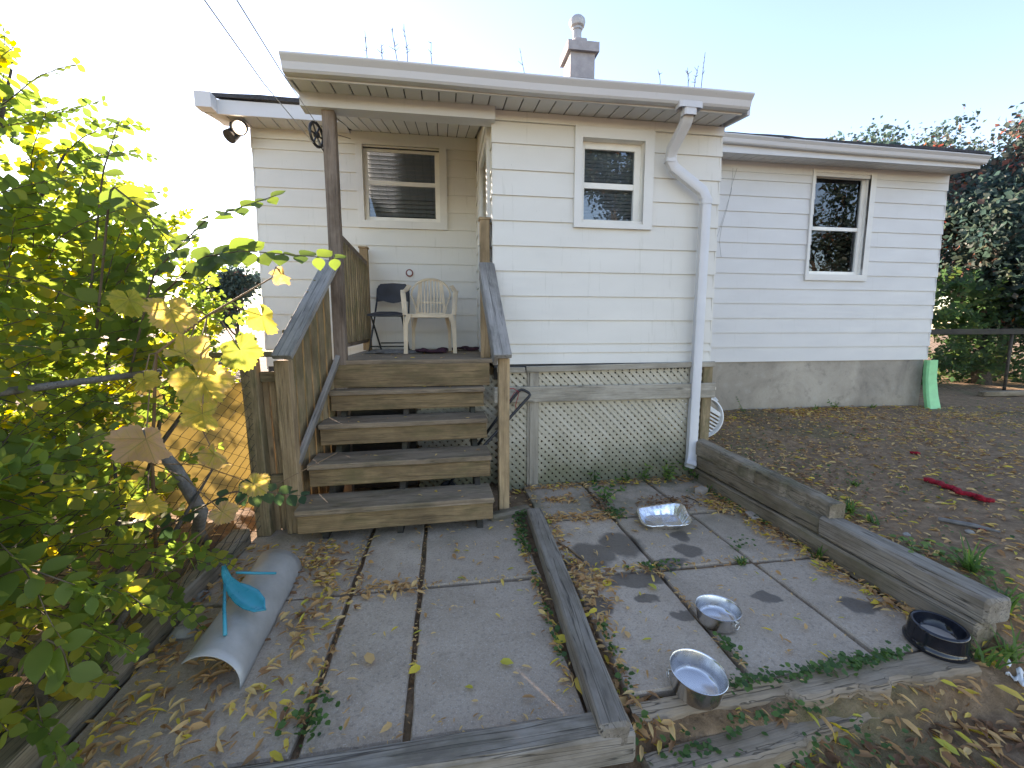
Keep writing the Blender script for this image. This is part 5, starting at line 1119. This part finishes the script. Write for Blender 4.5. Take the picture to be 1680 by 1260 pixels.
def on_deck():
    rng = np.random.default_rng(9); P = []; 
    for y0, zt, x0, x1 in ST: 
        for _ in range(7): P.append((rng.uniform(x0 + .05, x1 - .05), rng.uniform(y0 + .03, y0 + .2), zt + .008))
    for _ in range(60): P.append((rng.uniform(-.85, .3), rng.uniform(3.8, 5.5), 1.148))
    n = len(P); a = rng.uniform(0, 6.28, n); L = rng.uniform(.015, .05, n); V, F, ti = leaves(P, np.stack([np.cos(a), np.sin(a), np.zeros(n)], 1), np.stack([rng.normal(0, .3, n), rng.normal(0, .3, n), np.ones(n)], 1), L, L * .4, rng.uniform(.3, .9, n)); o = bpy.data.objects.new('leaf_litter', fast_mesh('leaf_litter', V, F, ti, 'litter')); reg(o, I4); tag(o, 'few dry leaf bits on the steps and porch floor', 'leaf litter', kind='stuff')
on_deck()
for i, (x, y, L, ti, lb) in enumerate(((1.076, 2.09, .065, .97, 'single yellow green leaf on the wet patch of the right slabs'), (.201, 1.654, .06, .95, 'curled green leaf in the middle of the large left slab'), (-.127, 1.68, .06, .88, 'yellow leaf on the joint between the left slabs'), (.452, 1.734, .08, .9, 'yellow leaf at the large slab edge beside the middle timber'), (.49, 1.44, .09, .82, 'yellow leaf at the front end of the middle timber'), (2.13, 1.60, .09, .93, 'large yellow leaf on the slab above the black bowl'), (.80, 1.75, .05, .6, 'crumpled pinkish leaf on the near right slab'), (.735, 2.95, .07, .97, 'yellow green leaf on litter at the upper end of the middle timber'), (-.33, 1.72, .075, .62, 'forked tan leaf on the narrow left slab'), (.88, 2.14, .075, .9, 'pair of yellow leaves on the joint near the wet stain'))):
    rng = np.random.default_rng(i + 50); a = rng.uniform(0, 6.28); V, F, t_ = leaves([(0, 0, 0)], [(math.cos(a), math.sin(a), .12)], [(.2, -.2, 1)], [L], [L * .7], np.array([ti])); o = bpy.data.objects.new('fallen_leaf', fast_mesh('fallen_leaf', V, F, t_, 'litter', True)); reg(o, T(x, y, .014)); tag(o, lb, 'leaf', 'single fallen leaves')
# ------------------------------------------------------------------ weeds and grass
def tuft(name, label, x, y, z, n, L, seed, spread=.6, wdt=.006, mat='weed_leaf', tlo=.2, group='grass tufts and weeds'):
    rng = np.random.default_rng(seed); V = []; F = []; ti = []
    for i in range(n):
        a = rng.uniform(0, 6.28); l_ = L * rng.uniform(.5, 1.2); s_ = spread * rng.uniform(.4, 1.3); b = np.array([rng.normal(0, .015), rng.normal(0, .015), 0]); side = np.array([-math.sin(a), math.cos(a), 0]); q0 = len(V); t0 = rng.uniform(tlo, 1)
        for k_ in range(5):
            u = k_ / 4; c = b + np.array([math.cos(a), math.sin(a), 0]) * l_ * s_ * u ** 1.5 + np.array([0, 0, 1]) * l_ * (u - .45 * s_ * u * u); w_ = wdt * (1 - u) ** .6 + .0004; V += [c - side * w_, c + side * w_]; ti += [t0, t0]
        for k_ in range(4): F += [(q0+2*k_, q0+2*k_+1, q0+2*k_+3), (q0+2*k_, q0+2*k_+3, q0+2*k_+2)]
    o = bpy.data.objects.new(name, fast_mesh(name, V, F, ti, mat)); reg(o, T(x, y, z)); return tag(o, label, 'grass', group)
for i, (x, y, n, L, lb) in enumerate(((2.57, 1.68, 34, .17, 'large bright grass clump behind the near retaining timber'), (2.52, 1.5, 26, .15, 'grass clump at the lower end of the retaining timber'), (2.62, 2.38, 30, .12, 'grass tuft right behind the jagged timber end'), (2.6, 2.2, 16, .09, 'small grass tuft on the soil beside the flat timber'), (2.52, 2.95, 20, .12, 'grass tuft halfway along the jagged timber'), (2.36, 1.36, 22, .16, 'grass blades hanging over the retaining wall end'), (2.24, 1.36, 14, .12, 'grass blades behind the black bowl'), (1.73, 2.22, 26, .06, 'low grass in the joint between the right slabs'), (2.23, 2.2, 10, .14, 'long thin grass growing at the foot of the retaining wall'), (3.05, 2.75, 18, .06, 'flat grass patch near the red rope'), (5.2, 5.4, 18, .12, 'grass tuft at the foot of the wing foundation'), (6.2, 5.45, 16, .1, 'small tuft by the wing foundation under the window'), (2.2, 3.3, 16, .1, 'grass beside the brick chunk'))):
    z = .0 if x < 2.3 else gzf(x, y); tuft('grass_tuft', lb, x, y, z - .004, n, L, i + 60, spread=.9 if L < .14 else .75)
def patch(name, label, areas, seed, L=.02, kind='stuff', mat='weed_leaf', hmax=.04, cat='ground cover', zf=None, tlo=0, thi=.7):
    rng = np.random.default_rng(seed); P = []
    for f, n in areas:
        x, y = f(n, rng); z = gz(x, y); on = (x > -1.3) & (x < 2.27) & (y > 1.4) & (y < 3.72); z = np.where(on, np.maximum(z, .0), z) if zf is None else zf(x, y); P.append(np.stack([x, y, z + rng.uniform(.004, hmax, n)], 1))
    P = np.concatenate(P)
    for bx, by, br in ((.93, 1.4, .13), (1.265, 1.76, .125), (2.135, 1.475, .14)): P = P[np.hypot(P[:, 0] - bx, P[:, 1] - by) > br]
    n = len(P); a = rng.uniform(0, 6.28, n); D = np.stack([np.cos(a), np.sin(a), rng.uniform(-.2, .5, n)], 1); Nn = np.stack([rng.normal(0, .4, n), rng.normal(-.2, .4, n), np.ones(n)], 1); l_ = L * rng.uniform(.6, 1.4, n)
    V, F, ti = leaves(P, D, Nn, l_, l_ * .95, rng.uniform(tlo, thi, n)); o = bpy.data.objects.new(name, fast_mesh(name, V, F, ti, mat)); reg(o, I4); return tag(o, label, cat, kind=kind)
patch('creeping_weeds', 'creeping green weeds along the broken front timbers', [(line(1.0, 1.40, 1.75, 1.42, .015), 240), (line(1.6, 1.43, 1.92, 1.45, .022), 130), (line(.95, 1.285, 1.4, 1.32, .012), 70), (line(.68, 1.22, .95, 1.25, .03), 70), (line(1.1, 1.12, 1.6, 1.18, .05), 70)], 71, .021, zf=lambda x, y: np.where(y > 1.36, -.005, np.where(y > 1.27, -.06, -.1)))
patch('creeping_weeds', 'small weeds rooted in the slab joints and along the middle timber', [(line(.50, 3.0, .475, 2.5, .02), 130), (blob(.56, 3.07, .04, .03), 70), (line(.475, 2.3, .46, 1.6, .008), 50), (line(1.2, 3.1, 1.25, 2.9, .03), 60), (blob(1.26, 3.0, .05, .03), 60), (blob(1.2, 2.24, .06, .03), 50), (line(1.2, 1.8, 1.2, 1.5, .015), 70), (blob(1.87, 2.42, .05, .03), 25), (blob(-.5, 1.5, .05, .06), 60), (line(2.2, 3.3, 2.24, 2.6, .03), 60), (line(.7, 1.8, .67, 1.3, .01), 50)], 72, .022)
patch('creeping_weeds', 'pale green weeds behind the jagged timber of the retaining wall', [(line(2.47, 3.2, 2.5, 2.35, .05), 420), (line(2.5, 1.95, 2.62, 1.45, .07), 150)], 73, .028, tlo=.5, thi=1)
patch('creeping_weeds', 'thin green growth in patches over the yard soil', [(blob(3.2, 2.6, .5, .4), 300), (blob(2.9, 3.5, .3, .4), 260), (blob(4.6, 4.3, 1.2, .6), 500), (blob(8.5, 4.8, 1.5, .6), 700)], 74, .018, hmax=.015, tlo=.0, thi=.5)
def weed(label, x, y, z, h, n, L, seed, mat='weed_leaf', tlo=.2):
    rng = np.random.default_rng(seed); t = thing('weed_plant', label, 'weed', (x, y, z), 'weeds growing by the house'); st = [(x, y, z + .01)] * n; di = [(rng.normal(0, .5), rng.normal(0, .5) - .2, 1) for _ in range(n)]
    P, D, Nn, LL, WW, TT, paths = shoot_set(st, di, max(3, int(h / .035)), .035, L, .6, rng, tint=lambda t0, r_: tlo + (1 - tlo) * r_.random()); V, F, ti = leaves(P, D, Nn, LL, WW, TT); o = bpy.data.objects.new('foliage', fast_mesh('foliage', V, F, ti, mat)); reg(o, I4, t); o['kind'] = 'stuff'
    V, F = tubes(paths, 4); o = bpy.data.objects.new('stems', fast_mesh('stems', V, F, np.zeros(len(V)), 'weed_leaf')); reg(o, I4, t)
for i, (x, y, z, h, n, L, lb, tl_) in enumerate(((1.97, 3.60, 0, .13, 5, .05, 'bright green weed at the lattice foot left of the downspout', .6), (1.78, 3.62, 0, .12, 4, .045, 'yellow green weed at the middle of the lattice foot', .5), (1.62, 3.62, 0, .1, 4, .04, 'small dark weed at the lattice foot', 0), (2.27, 3.55, 0, .2, 7, .045, 'leafy dark weed in the corner under the downspout', 0), (1.28, 3.6, 0, .08, 4, .04, 'low weed at the lattice foot nearest the crossboard post', 0), (1.24, 3.22, 0, .07, 4, .05, 'round leaved weed in the back slab joint', 0), (4.15, 5.48, .2, .16, 3, .03, 'thin weed against the wing foundation near the tipped chair', .2), (5.6, 5.5, .22, .2, 4, .04, 'weed against the middle of the wing foundation', .1))):
    weed(lb, x, y, z, h, n, L, 90 + i, tlo=tl_)
def stalk(label, x, z, h, seed, br=4):
    rng = np.random.default_rng(seed); m = MB(); p = np.array([x, 3.36, z]); top = p + np.array([rng.normal(0, .02), rng.normal(0, .02), h]); m.tube([p, (p + top) / 2 + rng.normal(0, .006, 3), top], [.003, .0025, .0015], 4)
    for _ in range(br): k_ = rng.uniform(.35, 1); q_ = p + (top - p) * k_; m.tube([q_, q_ + np.array([rng.normal(0, .02), rng.normal(0, .015), rng.uniform(.008, .03)])], [.0028, .001], 4)
    tag(m.wbuild('gutter_weed', 'twig', None), label, 'weed', 'dry weeds growing in the eave trough')
for i, (x, h, lb) in enumerate(((-.49, .17, 'dry weed stalk in the trough, the leftmost one'), (-.39, .08, 'short dry weed just right of the leftmost stalk'), (-.285, .18, 'tall knobbly weed stalk in the trough above the porch window'), (-.22, .2, 'tallest thin weed stalk above the porch window'), (-.05, .12, 'leaning bare stalk left of the chimney side'), (.61, .11, 'lone thin stalk left of the chimney'), (1.64, .07, 'short bent stalk right of the chimney'), (1.88, .1, 'small bushy weed above the downspout'), (1.93, .12, 'branched weed above the downspout'), (1.985, .22, 'tall leaning weed stalk above the downspout'))):
    stalk(lb, x, 3.2, h + .05, i + 120, 2 if i in (4, 5, 6) else 7)
